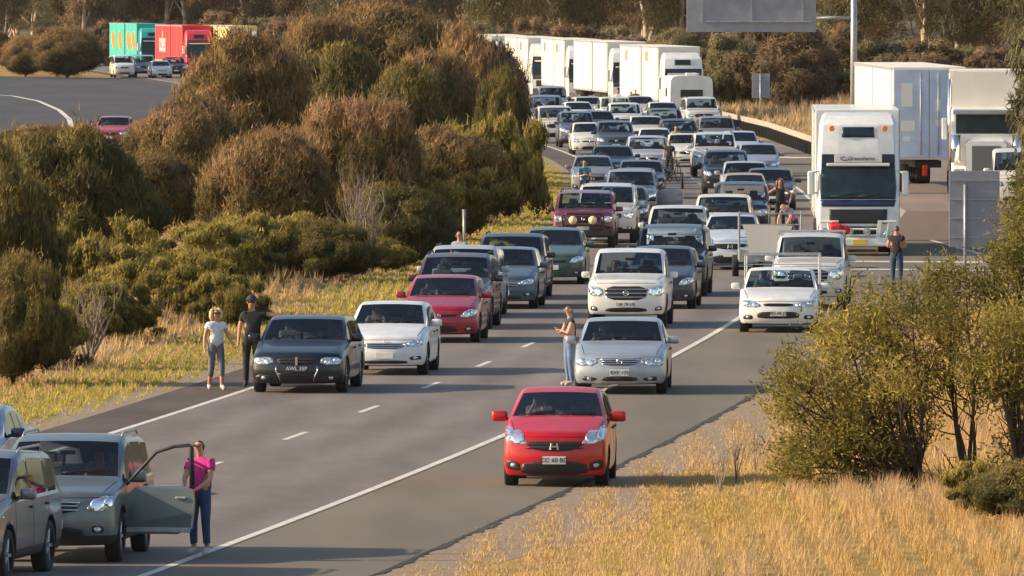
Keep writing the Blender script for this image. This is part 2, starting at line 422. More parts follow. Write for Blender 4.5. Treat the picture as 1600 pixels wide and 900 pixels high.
CT = {
 'sedan': dict(L=4.88, W=1.84, H=1.45, nose=.74, cowl=(1.32, 1.0), rf=(2.02, 1.39), rr=(3.25, 1.38), rg=(3.95, 1.07), tail=1.0, belt=.93, wr=.325, ax=(.93, 3.72), cp=3.02, bp=2.5,
    head=[(.42, .60), (.84, .56), (.87, .70), (.44, .73)], grille=[(-.33, .58), (.33, .58), (.38, .69), (-.38, .69)], badge=(.66, .11),
    intake=[(-.36, .27), (.36, .27), (.33, .36), (-.33, .36)], fog=[(.46, .28), (.74, .28), (.72, .37), (.46, .34)], platez=.44),
 'muscle_sedan': dict(L=4.95, W=1.87, H=1.46, nose=.76, cowl=(1.36, 1.0), rf=(2.08, 1.40), rr=(3.2, 1.39), rg=(3.95, 1.08), tail=1.03, belt=.94, wr=.335, ax=(.95, 3.78), cp=3.0, bp=2.5,
    head=[(.42, .60), (.80, .60), (.86, .76), (.60, .75), (.40, .66)], grille=[(-.32, .62), (.32, .62), (.36, .69), (-.36, .69)], badge=None,
    intake=[(-.46, .34), (.46, .34), (.50, .45), (.34, .50), (-.34, .50), (-.50, .45)], fog=[(.58, .32), (.82, .32), (.80, .42), (.60, .42)], platez=.46),
 'dark_wagon': dict(L=4.9, W=1.87, H=1.47, nose=.76, cowl=(1.38, 1.0), rf=(2.05, 1.41), rr=(4.25, 1.42), rg=(4.72, 1.03), tail=.95, belt=.95, wr=.335, ax=(.9, 3.82), quarter=1, cp=3.55, bp=2.5,
    head=[(.46, .59), (.84, .57), (.88, .71), (.48, .72)], grille=[(-.36, .58), (.36, .58), (.40, .71), (-.40, .71)], badge=None, vbar=1,
    intake=[(-.32, .24), (.32, .24), (.40, .44), (-.40, .44)], fog=[(.50, .24), (.84, .26), (.82, .38), (.50, .37)], platez=.50),
 'hatch': dict(L=4.25, W=1.76, H=1.48, nose=.78, cowl=(1.12, 1.02), rf=(1.90, 1.42), rr=(3.65, 1.42), rg=(4.1, 1.06), tail=.98, belt=.95, wr=.315, ax=(.85, 3.45), quarter=1, cp=3.05, bp=2.35,
    head=[(.44, .58), (.80, .60), (.84, .78), (.62, .76)], grille=[(-.34, .60), (.34, .60), (.40, .66), (-.40, .66)], badge=(.63, .07),
    intake=[(-.42, .25), (.42, .25), (.36, .40), (-.36, .40)], fog=[(.55, .27), (.76, .29), (.74, .38), (.56, .36)], platez=.47),
 'liftback': dict(L=4.48, W=1.71, H=1.47, nose=.77, cowl=(1.18, 1.02), rf=(1.90, 1.42), rr=(3.3, 1.42), rg=(4.15, 1.08), tail=1.04, belt=.95, wr=.315, ax=(.85, 3.45), cp=3.1, bp=2.4,
    head=[(.40, .60), (.76, .61), (.82, .76), (.66, .75), (.42, .68)], grille=[(-.38, .56), (.38, .56), (.42, .66), (-.42, .66)], badge=(.72, .05), chrome_grille=1,
    intake=[(-.48, .25), (.48, .25), (.46, .32), (-.46, .32)], fog=[(.54, .32), (.76, .34), (.74, .42), (.50, .39)], platez=.42),
 'small_hatch': dict(L=3.92, W=1.70, H=1.53, nose=.84, cowl=(1.02, 1.09), rf=(1.82, 1.46), rr=(3.4, 1.45), rg=(3.78, 1.05), tail=.98, belt=.99, wr=.30, ax=(.78, 3.28), quarter=1, cp=2.9, bp=2.2, gc=.17, roofw=.72,
    head=[(.40, .70), (.56, .69), (.77, .74), (.81, .88), (.78, .99), (.70, .95)], grille=[(-.50, .715), (-.28, .585), (.28, .585), (.50, .715), (.40, .74), (-.40, .74)], badge=(.66, .13),
    intake=[(-.56, .20), (.56, .20), (.50, .42), (-.50, .42)], fog=[(.54, .26), (.79, .30), (.77, .46), (.56, .40)], platez=.44, seam=1),
 'suv': dict(L=4.6, W=1.85, H=1.72, nose=.96, cowl=(1.18, 1.16), rf=(1.90, 1.64), rr=(4.1, 1.64), rg=(4.45, 1.18), tail=1.08, belt=1.06, wr=.36, ax=(.88, 3.52), quarter=1, cp=3.4, bp=2.4, gc=.26, roofw=.79,
    head=[(.48, .76), (.74, .72), (.87, .84), (.86, .98), (.66, .93)], grille=[(-.36, .72), (.36, .72), (.42, .86), (-.42, .86)], badge=(.80, .11), rails=1,
    intake=[(-.50, .34), (.50, .34), (.46, .52), (-.46, .52)], fog=[(.58, .44), (.74, .44), (.74, .54), (.58, .54)], platez=.57, cladding=1),
 'fourwd': dict(L=4.9, W=1.92, H=1.86, nose=1.08, cowl=(1.34, 1.24), rf=(1.88, 1.77), rr=(4.5, 1.78), rg=(4.72, 1.26), tail=1.16, belt=1.14, wr=.39, ax=(.92, 3.72), quarter=1, cp=3.6, bp=2.6, gc=.32, roofw=.82, bow=.13,
    head=[(.56, .80), (.86, .80), (.88, .98), (.58, .98)], grille=[(-.48, .78), (.48, .78), (.50, .98), (-.50, .98)], badge=(.89, .10), rails=1,
    intake=[(-.55, .40), (.55, .40), (.52, .54), (-.52, .54)], fog=[(.66, .44), (.82, .44), (.82, .54), (.66, .54)], platez=.62, cladding=1),
 'ute': dict(L=5.3, W=1.86, H=1.82, nose=1.10, cowl=(1.42, 1.24), rf=(2.05, 1.74), rr=(3.42, 1.76), rg=(3.55, 1.26), tail=1.16, belt=1.12, wr=.385, ax=(.92, 4.1), cp=3.2, bp=2.62, gc=.32, roofw=.80, bow=.15,
    head=[(.50, .80), (.80, .76), (.87, .86), (.85, 1.02), (.56, .96)], grille=[(-.46, .68), (.46, .68), (.52, 1.00), (-.52, 1.00)], badge=(.84, .13), chrome_grille=2,
    intake=[(-.50, .40), (.50, .40), (.46, .50), (-.46, .50)], fog=[(.66, .42), (.84, .44), (.82, .54), (.68, .52)], platez=.58),
 'van': dict(L=4.8, W=1.80, H=1.95, nose=1.05, cowl=(.75, 1.24), rf=(1.35, 1.84), rr=(4.6, 1.88), rg=(4.72, 1.3), tail=1.2, belt=1.16, wr=.33, ax=(.85, 3.75), quarter=1, cp=3.4, bp=2.1, gc=.24, roofw=.84, bow=.12,
    head=[(.46, .78), (.80, .78), (.83, .98), (.54, .94)], grille=[(-.34, .80), (.34, .80), (.36, .92), (-.36, .92)], badge=(.86, .08),
    intake=[(-.52, .32), (.52, .32), (.48, .46), (-.48, .46)], fog=[(.6, .36), (.76, .36), (.76, .44), (.6, .44)], platez=.58),
}

def make_door(parent, p, side=1, L=.98, ang=84):
    """front door standing open, hinged at the front edge"""
    W = p['W'] / 2; hy = p['cowl'][0] + .05
    rot = Matrix.Rotation(R(90 - ang) * -side, 3, 'Z')
    hz = p['belt']; zb = p.get('gc', .2) + .12
    bm = bmesh.new()
    prof = [(0, zb), (0, hz - .02), (L, hz), (L + .01, hz - .3), (L - .04, zb)]
    prof = round_poly(prof, 1)
    f0 = [bm.verts.new((side * x, -.05 - .03 * math.sin(math.pi * min(1, max(0, (z - zb) / (hz - zb)))), z)) for x, z in prof]
    f1 = [bm.verts.new((side * x, .06, z)) for x, z in prof]
    bm.faces.new(f0 if side < 0 else f0[::-1]); bm.faces.new(f1[::-1] if side < 0 else f1)
    for k in range(len(prof)):
        a = (k + 1) % len(prof); bm.faces.new((f0[k], f0[a], f1[a], f1[k]))
    bmesh.ops.recalc_face_normals(bm, faces=bm.faces)
    d = obj('open_door', bm, M['paint_metal' if p.get('pm') else 'paint'], parent)
    d.location = (side * (W - .03), hy, 0); d.rotation_euler = (0, 0, R(90 - ang) * -side)
    top = p['H'] - .10
    tube('window_frame', [(side * .02, 0, hz), (side * .22, 0, hz + .22), (side * .45, 0, top - .10), (side * .7, 0, top - .02), (side * (L - .06), 0, top), (side * (L - .03), 0, top - .04), (side * (L - .02), 0, hz)], [.02, .022, .024, .024, .026, .035, .04], M['trim'], d, 8)
    box('sill_strip', (side * L / 2, -.075, zb + .06), (L * .94, .03, .07), M['steel'], d, .01)
    box('door_handle', (side * (L - .16), -.09, hz - .17), (.15, .04, .035), M['steel'], d, .01)
    return d

def make_car(kind, name, label, cat='car', **over):
    p = dict(CT[kind]); p.update(over)
    W = p['W'] / 2; L = p['L']; H = p['H']
    root = empty(name); tag(root, label, cat)
    me = car_shell(p)
    bmv = bmesh.new(); bmv.from_mesh(me); bvh = BVHTree.FromBMesh(bmv); bmv.free()
    bm = split_mesh(me, lambda f: f.material_index in (0, 4, 5)); body = obj('body', bm, None, root)
    for m in me.materials: body.data.materials.append(m)
    bm = split_mesh(me, lambda f: f.material_index == 1); o = obj('windscreen', bm, M['wind'], root)
    for f in o.data.polygons: f.material_index = 0
    for s in (-1, 1):
        bm = split_mesh(me, lambda f: f.material_index == 2 and f.calc_center_median().x * s > 0); o = obj('side_window', bm, M['glass'], root)
        for f in o.data.polygons: f.material_index = 0
    bm = split_mesh(me, lambda f: f.material_index == 3); o = obj('rear_window', bm, M['wind'], root)
    for f in o.data.polygons: f.material_index = 0
    for o in root.children:
        if o.type == 'MESH': o.data.polygons.foreach_set('use_smooth', [True] * len(o.data.polygons))
    # lamps
    for s in (-1, 1):
        hp = [(s * x, z) for x, z in p['head']]
        h = patch(bvh, 'headlight', hp, M['lamp'], root, off=.006, grid=.045, rnd=1)
        cx = sum(a for a, b in hp) / len(hp); czz = sum(b for a, b in hp) / len(hp)
        hz = max(b for a, b in hp) - min(b for a, b in hp)
        for k, (dx, rr_) in enumerate(((-.07, .36), (.10, .30))):
            pts = [(cx + s * dx + math.cos(t) * hz * rr_, czz + s * 0 + dx * .25 + math.sin(t) * hz * rr_) for t in [2 * math.pi * i / 14 for i in range(14)]]
            patch(bvh, 'reflector', pts, M['bulb'], h, off=.011, grid=.04, rnd=0, depth=.004)
        fp = [(s * x, z) for x, z in p['fog']]
        fg = patch(bvh, 'fog_lamp', fp, M['mesh'], root, off=.004, rnd=1)
        cx = sum(a for a, b in fp) / len(fp); czz = sum(b for a, b in fp) / len(fp)
        patch(bvh, 'lens', [(cx + math.cos(t) * .045, czz + math.sin(t) * .038) for t in [2 * math.pi * i / 12 for i in range(12)]], M['lamp'], fg, off=.008, rnd=0, depth=.004)
        tl = [(s * x, z) for x, z in ((W * .58, p['tail'] - .22), (W * .88, p['tail'] - .22), (W * .87, p['tail'] - .06), (W * .6, p['tail'] - .06))]
        patch(bvh, 'tail_light', tl, M['redlens'], root, axis='rear', off=.006, rnd=1)
        # door shut lines and handles
        z0 = p.get('gc', .2) + .14; zt = p['belt'] - .01
        for k, yy in enumerate((p['cowl'][0] + .1, p['bp'], p['cp'])):
            patch(bvh, 'door_seam', [(yy, z0), (yy + .013, z0), (yy + .013, zt), (yy, zt)], M['trim'], root, axis='side', side=s, off=.002, grid=.08, rnd=0, depth=.003)
        if not p.get('no_handles'):
            for yy in (p['bp'] - .22, p['cp'] - .2):
                zz = zt - .09
                patch(bvh, 'door_handle', [(yy, zz - .02), (yy + .17, zz - .02), (yy + .17, zz + .015), (yy, zz + .015)], M[p.get('handle', 'trim')], root, axis='side', side=s, off=.03, rnd=1)
        # mirror
        mz = p['belt'] + .10; my = p['cowl'][0] + .42
        bm = bmesh.new(); ms = p.get('mirror', 1.0)
        bm_box(bm, (s * (W + .09 * ms), my, mz), (.22 * ms, .11, .15 * ms), None, .045, 3)
        bm_box(bm, (s * (W - .04), my + .02, mz - .05), (.16, .05, .05), None, .012, 1)
        mo = obj('mirror', bm, M[p.get('mirmat', p.get('paintmat', 'paint'))], root, smooth=True)
        box('mirror_glass', (s * (W + .09 * ms), my + .058, mz), (.17 * ms, .006, .11 * ms), M['chrome'], mo, .002)
    gr = patch(bvh, 'grille', p['grille'], M['mesh'], root, off=.004, grid=.05, rnd=1)
    zs = [z for x, z in p['grille']]; gx = max(x for x, z in p['grille'])
    nb = 2 if p.get('chrome_grille') != 2 else 3
    for k in range(nb):
        zz = min(zs) + (max(zs) - min(zs)) * (k + .75) / (nb + .5)
        patch(bvh, 'grille_bar', [(-gx * .93, zz - .008), (gx * .93, zz - .008), (gx * .93, zz + .01), (-gx * .93, zz + .01)], M['chrome'] if p.get('chrome_grille') else M['trim'], gr, off=.014, grid=.06, rnd=0, depth=.004)
    if p.get('chrome_grille') == 1:
        zz = max(zs)
        patch(bvh, 'grille_surround', [(-gx, zz - .005), (gx, zz - .005), (gx, zz + .018), (-gx, zz + .018)], M['chrome'], gr, off=.012, grid=.06, rnd=0, depth=.004)
    patch(bvh, 'air_intake', p['intake'], M['mesh'], root, off=.004, grid=.05, rnd=1)
    # bonnet shut lines
    cy, cz = p['cowl']
    for s in (-1, 1):
        xa, xb = s * W * .87, s * W * .76
        patch(bvh, 'bonnet_seam', [(xa, cy - .14), (xa + .012, cy - .14), (xb + .012, .24), (xb, .24)], M['trim'], root, axis='top', off=.002, grid=.08, rnd=0, depth=.003)
    zz = p['nose'] - .035
    patch(bvh, 'bumper_seam', [(-W * .74, zz), (W * .74, zz), (W * .74, zz + .010), (-W * .74, zz + .010)], M['trim'], root, off=.002, grid=.08, rnd=0, depth=.003)
    if p['badge']:
        bz, bs = p['badge']
        bm = bmesh.new(); hit = bvh.ray_cast(Vector((0, -3, bz)), Vector((0, 1, 0)))[0]; by = hit.y - .03
        if p.get('seam'):
            for sx in (-1, 1): bm_box(bm, (sx * bs * .40, by, bz), (bs * .22, .02, bs * .85), Matrix.Rotation(-sx * .15, 3, 'Y'), .004, 1)
            bm_box(bm, (0, by, bz), (bs * .7, .02, bs * .2), None, .004, 1)
        else:
            for t in range(14):
                a = 2 * math.pi * t / 14; bm_box(bm, (math.cos(a) * bs * .45, by, bz + math.sin(a) * bs * .45), (bs * .24, .016, bs * .13), Matrix.Rotation(-a - math.pi / 2, 3, 'Y'), .003, 1)
            bm_box(bm, (0, by, bz), (bs * .5, .016, bs * .34), None, .01, 2)
        obj('badge', bm, M['chrome'], root)
    if p.get('vbar'):
        box('badge', (0, -.005, .645), (.045, .03, .17), M['chrome'], root, .012)
        for s in (-1, 1):
            tube('chrome_strip', [(s * .40, .035, .56), (s * .41, .015, .46), (s * .36, .02, .36), (s * .33, .05, .26)], .011, M['chrome'], root, 6)
    hit = bvh.ray_cast(Vector((0, -3, p['platez'])), Vector((0, 1, 0)))[0]
    pl = box('number_plate', (p.get('platex', 0), hit.y - .018, p['platez']), (.37, .012, .125), M['navy_plate' if p.get('pdark') else 'plate'], root, .004)
    if p.get('plate'): text_mesh('plate_number', p['plate'], .105, M['plate' if p.get('pdark') else 'ink'], pl, (p.get('platex', 0), hit.y - .027, p['platez']))
    # wipers
    cy, cz = p['cowl']
    for x0, x1 in ((-.62, -.02), (.02, .60)):
        pts = []
        for k in range(6):
            x = x0 + (x1 - x0) * k / 5; y = cy + .06 + .02 * k
            h = bvh.ray_cast(Vector((x, y, 4)), Vector((0, 0, -1)))[0]
            pts.append((x, y - .015, h.z + .012) if h else (x, y, cz + .04))
        tube('wiper', pts, .008, M['trim'], root, 5)
    # roof rails, aerial
    if p.get('rails'):
        for s in (-1, 1):
            x = s * (p.get('roofw', .76) * W - .03); y0, y1 = p['rf'][0] + .45, p['rr'][0] - .2
            tube('roof_rail', [(x, y0, H - .035), (x, y0 + .15, H + .012), (x, y1 - .15, H + .008), (x, y1, H - .05)], .02, M[p.get('railmat', 'trim')], root, 6)
    # inside
    dy = cy + .42
    bm = bmesh.new(); bm_box(bm, (0, dy, p['belt'] - .13), (W * 1.66, .55, .26), None, .06, 2); obj('dashboard', bm, M['trim'], root)
    fl = p.get('gc', .2) + .18; sy = p['rf'][0] + .35; sh = p['belt'] + (H - p['belt']) * .32
    for s in (-1, 1):
        bm = bmesh.new(); x = s * W * .42
        bm_box(bm, (x, sy + .12, fl + .18), (.5, .5, .16), None, .05, 2)
        bm_box(bm, (x, sy + .42, (fl + .2 + sh) / 2), (.48, .14, sh - fl - .1), Matrix.Rotation(-.12, 3, 'X'), .05, 2)
        bm_box(bm, (x, sy + .46, sh + .10), (.24, .09, .17), Matrix.Rotation(-.1, 3, 'X'), .035, 2)
        obj('seat', bm, M[p.get('seatm', 'seat_grey')], root, smooth=False)
    if not p.get('cab_only'):
        bm = bmesh.new(); ry = min(p['cp'] + .35, L - 1.0)
        bm_box(bm, (0, ry, (fl + sh) / 2), (W * 1.4, .16, sh - fl - .05), Matrix.Rotation(-.12, 3, 'X'), .05, 2); 
        for s in (-1, 1): bm_box(bm, (s * W * .42, ry + .03, sh + .05), (.22, .09, .14), None, .03, 2)
        obj('back_seat', bm, M[p.get('seatm', 'seat_grey')], root)
    bm = bmesh.new(); cxw = -W * .42; ty = dy + .32; tzz = p['belt'] - .02
    n = 18; rr_ = .18
    pts = [(cxw + rr_ * math.cos(2 * math.pi * k / n), ty - .10 * math.sin(2 * math.pi * k / n) * .5, tzz + rr_ * math.sin(2 * math.pi * k / n) * .9) for k in range(n + 1)]
    bm_tube(bm, pts, .014, 6, False); bm_box(bm, (cxw, ty, tzz), (.30, .04, .05), None, .01, 1); obj('steering_wheel', bm, M['trim'], root)
    box('interior_mirror', (0, p['rf'][0] - .02, p['rf'][1] - .16), (.22, .04, .06), M['trim'], root, .015)
    for yw in p['ax']:
        for s in (-1, 1): wheel(p['wr'], .21, root, (s * (W - .125), yw, p['wr']), s, M[p.get('rimmat', 'rim')])
    root['_L'] = L; root['_W'] = p['W']
    # undertray: darkness below
    return root
# ---------------------------------------------------------------- trucks and trailers
def poly_plate(bm, pts, y0, y1):
    """polygon in x,z extruded between y0 and y1"""
    a = [bm.verts.new((x, y0, z)) for x, z in pts]; b = [bm.verts.new((x, y1, z)) for x, z in pts]
    bm.faces.new(a); bm.faces.new(b[::-1])
    for k in range(len(pts)):
        j = (k + 1) % len(pts); bm.faces.new((a[k], b[k], b[j], a[j]))
    bmesh.ops.recalc_face_normals(bm, faces=bm.faces)
def plate(name, pts, y0, y1, m, parent, rnd=0):
    bm = bmesh.new(); poly_plate(bm, round_poly(pts, rnd) if rnd else pts, y0, y1); return obj(name, bm, m, parent)
def wheelset(root, y, r=.5, W=1.22, dual=False, rimmat='rim'):
    for s in (-1, 1):
        t = wheel(r, .30 if not dual else .55, root, (s * (W - (.15 if not dual else .28)), y, r), s, M[rimmat], 8)
def cab_over(root, col=(.78, .78, .76), tall=3.9, detail=True, sign=None, bull=False):
    """flat-fronted tractor cab; front at y = 0"""
    W = 1.22
    bm = bmesh.new()
    # lofted front: profile of the cab front from bumper to roof (z, y, half width)
    prof = [(.38, .10, W * .95), (.45, .02, W * .985), (1.0, .0, W), (1.55, .03, W), (1.62, .06, W), (2.62, .22, W * .985), (2.72, .25, W * .98), (3.0, .32, W * .97), (tall - .35, .55, W * .93), (tall - .08, 1.0, W * .86), (tall, 1.5, W * .78)]
    rows = []
    for z, y, hw in prof:
        r = []
        for fx in (-1, -.93, -.5, 0, .5, .93, 1):
            r.append(bm.verts.new((fx * hw, y + (.16 if abs(fx) == 1 else .05 if abs(fx) > .9 else .012 * abs(fx)), z)))
        rows.append([bm.verts.new((-hw, 2.2, z))] + r + [bm.verts.new((hw, 2.2, z))])
    for a, b in zip(rows, rows[1:]):
        for k in range(len(a) - 1): bm.faces.new((a[k], a[k + 1], b[k + 1], b[k]))
    bm.faces.new(rows[-1]); bm.faces.new(rows[0][::-1])
    for a, b in zip(rows, rows[1:]): bm.faces.new((a[0], b[0], b[-1], a[-1]))
    bmesh.ops.recalc_face_normals(bm, faces=bm.faces)
    body = obj('cab', bm, M['paint'], root, smooth=False)
    md = body.modifiers.new('b', 'BEVEL'); md.width = .035; md.segments = 2; md.limit_method = 'ANGLE'
    body.color = (*col, 1)
    bv = bmesh.new(); bv.from_mesh(body.data); bvh = BVHTree.FromBMesh(bv); bv.free()
    patch(bvh, 'windscreen', [(-1.10, 1.68), (1.10, 1.68), (1.13, 2.0), (1.08, 2.74), (-1.08, 2.74), (-1.13, 2.0)], M['dark_glass'], root, off=.02, grid=.15, rnd=0)
    patch(bvh, 'lower_panel', [(-1.06, 1.46), (1.06, 1.46), (1.12, 1.66), (-1.12, 1.66)], M['navy'], root, off=.015, grid=.15, rnd=0)
    patch(bvh, 'grille', [(-.84, .96), (.84, .96), (.86, 1.38), (-.86, 1.38)], M['mesh'], root, off=.015, grid=.15, rnd=0)
    patch(bvh, 'air_intake', [(-.52, .62), (.52, .62), (.54, .88), (-.54, .88)], M['mesh'], root, off=.015, grid=.15, rnd=0)
    patch(bvh, 'roof_window', [(-.48, tall - .72), (.48, tall - .72), (.46, tall - .42), (-.46, tall - .42)], M['dark_glass'], root, off=.02, grid=.15, rnd=0)
    v = box('sun_visor', (0, .06, 2.86), (2.16, .10, .30), M['navy'], root, .03)
    box('visor_strip', (0, -.02, 2.70), (1.86, .08, .09), M['white'], v, .02)
    if sign:
        sg = box('name_board', (0, -.02, 2.88), (1.40, .05, .24), M['white'], v, .01)
        text_mesh('lettering', sign, .17, M['ink'], sg, (.08, -.052, 2.88), shear=.3)
        tube('swoosh', [(-.40, -.052, 2.94), (-.52, -.052, 2.90), (-.53, -.052, 2.86), (-.42, -.052, 2.82), (-.30, -.052, 2.84)], .012, M['ink'], sg, 6)
    for s in (-1, 1):
        patch(bvh, 'headlight', [(s * .70, .55), (s * 1.08, .55), (s * 1.14, .86), (s * .84, .80)], M['lamp'], root, off=.02, grid=.08, rnd=1)
        bm = bmesh.new(); bm_box(bm, (s * (W + .17), .22, 2.15), (.20, .12, .72), None, .05, 2); bm_tube(bm, [(s * (W - .05), .3, 2.5), (s * (W + .14), .24, 2.45)], .03); bm_tube(bm, [(s * (W - .05), .3, 1.85), (s * (W + .14), .24, 1.88)], .03)
        mo = obj('mirror', bm, M['white'], root); box('mirror_glass', (s * (W + .17), .285, 2.15), (.16, .01, .6), M['chrome'], mo)
        if detail:
            bm = bmesh.new(); lathe_x(bm, [(-.03, .001), (-.03, .07), (.03, .09), (.03, .001)], 14); o = obj('marker_lamp', bm, M['amber'], root); o.location = (s * .78, .40, tall - .46); o.rotation_euler = (0, 0, R(90))
            box('step', (s * (W - .02), .9, .62), (.10, .5, .08), M['trim'], root, .02)
    for k in range(2): tube('wiper', [(-.8 + k * .8, .02, 1.76), (-.1 + k * .8, .05, 1.83)], .012, M['trim'], root, 5)
    if bull:
        bm = bmesh.new()
        for s in (-1, 1):
            poly_plate(bm, [(s * .50, .48), (s * .62, .48), (s * .70, 1.06), (s * .58, 1.06)], -.20, -.15)
            bm_tube(bm, [(s * .58, -.17, 1.02), (s * 1.12, -.15, 1.02), (s * 1.18, -.1, .9), (s * 1.16, -.1, .5)], .035, 8)
            bm_tube(bm, [(s * .9, -.16, 1.02), (s * .82, -.16, .5)], .03, 8)
        bm_tube(bm, [(-.55, -.17, .80), (.55, -.17, .80)], .03); bm_tube(bm, [(-.55, -.17, .62), (.55, -.17, .62)], .03)
        bm_box(bm, (0, -.15, .42), (2.36, .16, .26), None, .05, 2)
        obj('bull_bar', bm, M['white'], root)
        for s in (-1, 1):
            bm = bmesh.new(); lathe_x(bm, [(-.05, .001), (-.05, .08), (.05, .11), (.055, .001)], 16); o = obj('spot_lamp', bm, M['lamp'], root); o.location = (s * .25, -.22, .74); o.rotation_euler = (0, 0, R(-90))
        box('number_plate', (.03, -.245, .42), (.40, .015, .15), M['plate_y'], root, .004)
    # chassis and wheels
    box('chassis', (0, 3.6, .78), (.9, 5.4, .28), M['trim'], root, .03)
    wheelset(root, 1.35); wheelset(root, 4.6, dual=True); wheelset(root, 5.9, dual=True)
    return root
def semi(root, y0, L, z0=1.05, z1=4.3, m='box_white', name='trailer_box', rear=False, text=None, tm=None, blobs=None, stripes=False):
    W = 1.25
    b = box(name, (0, y0 + L / 2, (z0 + z1) / 2), (2 * W, L, z1 - z0), M[m], root, .03)
    for s in (-1, 1):
        box('top_rail', (s * (W + .005), y0 + L / 2, z1 - .06), (.04, L * .998, .1), M['steel'], b)
        box('bottom_rail', (s * (W + .005), y0 + L / 2, z0 + .06), (.04, L * .998, .12), M['steel'], b)
        for k in (0.02, .5, .98):
            box('corner_post', (s * (W + .008), y0 + L * k, (z0 + z1) / 2), (.03, .09, z1 - z0 - .24), M['steel'], b)
    if text:
        for s in (-1,): text_mesh('lettering', text, 2.6, M[tm], b, (s * (W + .012), y0 + L * .5, (z0 + z1) / 2), (R(90), 0, R(-90)), ext=.01, bold=.04)
    if stripes:
        for k in range(3): box('side_mark', (-W - .012, y0 + L * .62 + k * .7, z1 - .62), (.012, .34, .62), M['mark'], b)
    if blobs:
        for k in (.28, .72):
            bm = bmesh.new(); vs = round_poly([(-1.7, -1.0), (.2, -1.2), (1.7, .2), (1.2, 1.1), (-.4, 1.2), (-1.6, .2)], 3)
            r_ = [bm.verts.new((-W - .02, y0 + L * k + a, (z0 + z1) / 2 + c * .75)) for a, c in vs]; bm.faces.new(r_)
            obj('orange_emblem', bm, M[blobs], b)
    for k in range(3): wheelset(root, y0 + L - 1.4 - 1.25 * k, dual=True)
    box('trailer_chassis', (0, y0 + L / 2, z0 - .16), (.9, L * .95, .24), M['trim'], root, .02)
    return b
def truck(label, px, p, slope, z=0, col=(.78, .78, .76), len1=9.5, len2=12.5, m1='box_white', m2='box_white', group=None, **kw):
    q = P(px, p, z); root = empty('semi_trailer_truck', q, -math.atan(slope)); tag(root, label, 'truck', group)
    cab_over(root, col, kw.get('tall', 3.9), kw.get('detail', False), kw.get('sign'), kw.get('bull', False))
    semi(root, 2.6, len1, m=m1, stripes=kw.get('stripes'), text=kw.get('text1'), tm=kw.get('tm', 'white'), blobs=kw.get('blobs'))
    if len2: semi(root, 2.6 + len1 + .8, len2, m=m2, stripes=kw.get('stripes'), text=kw.get('text2'), tm=kw.get('tm', 'white'), blobs=kw.get('blobs'))
    return root
M['dark_glass'] = mat('dark_truck_glass', (.012, .026, .034), .12, spec=.5, noise=.35, ns=2.5)
M['navy'] = mat('navy_panel', (.02, .03, .07), .3)
M['teal'] = mat('teal_curtain', (.03, .42, .36), .6, noise=.15, ns=.7); M['orange'] = mat('orange_emblem', (.85, .22, .03), .5)
M['red_box'] = mat('red_trailer', (.75, .03, .03), .5, noise=.12, ns=.8); M['yellow_box'] = mat('pale_yellow_trailer', (.80, .62, .28), .5, noise=.2, ns=.6)
M['shaded_door'] = mat('white_door_shade_tint', (.48, .56, .70), .5, noise=.12, ns=1.0)  # white doors, with the bluish shade on them put into the colour

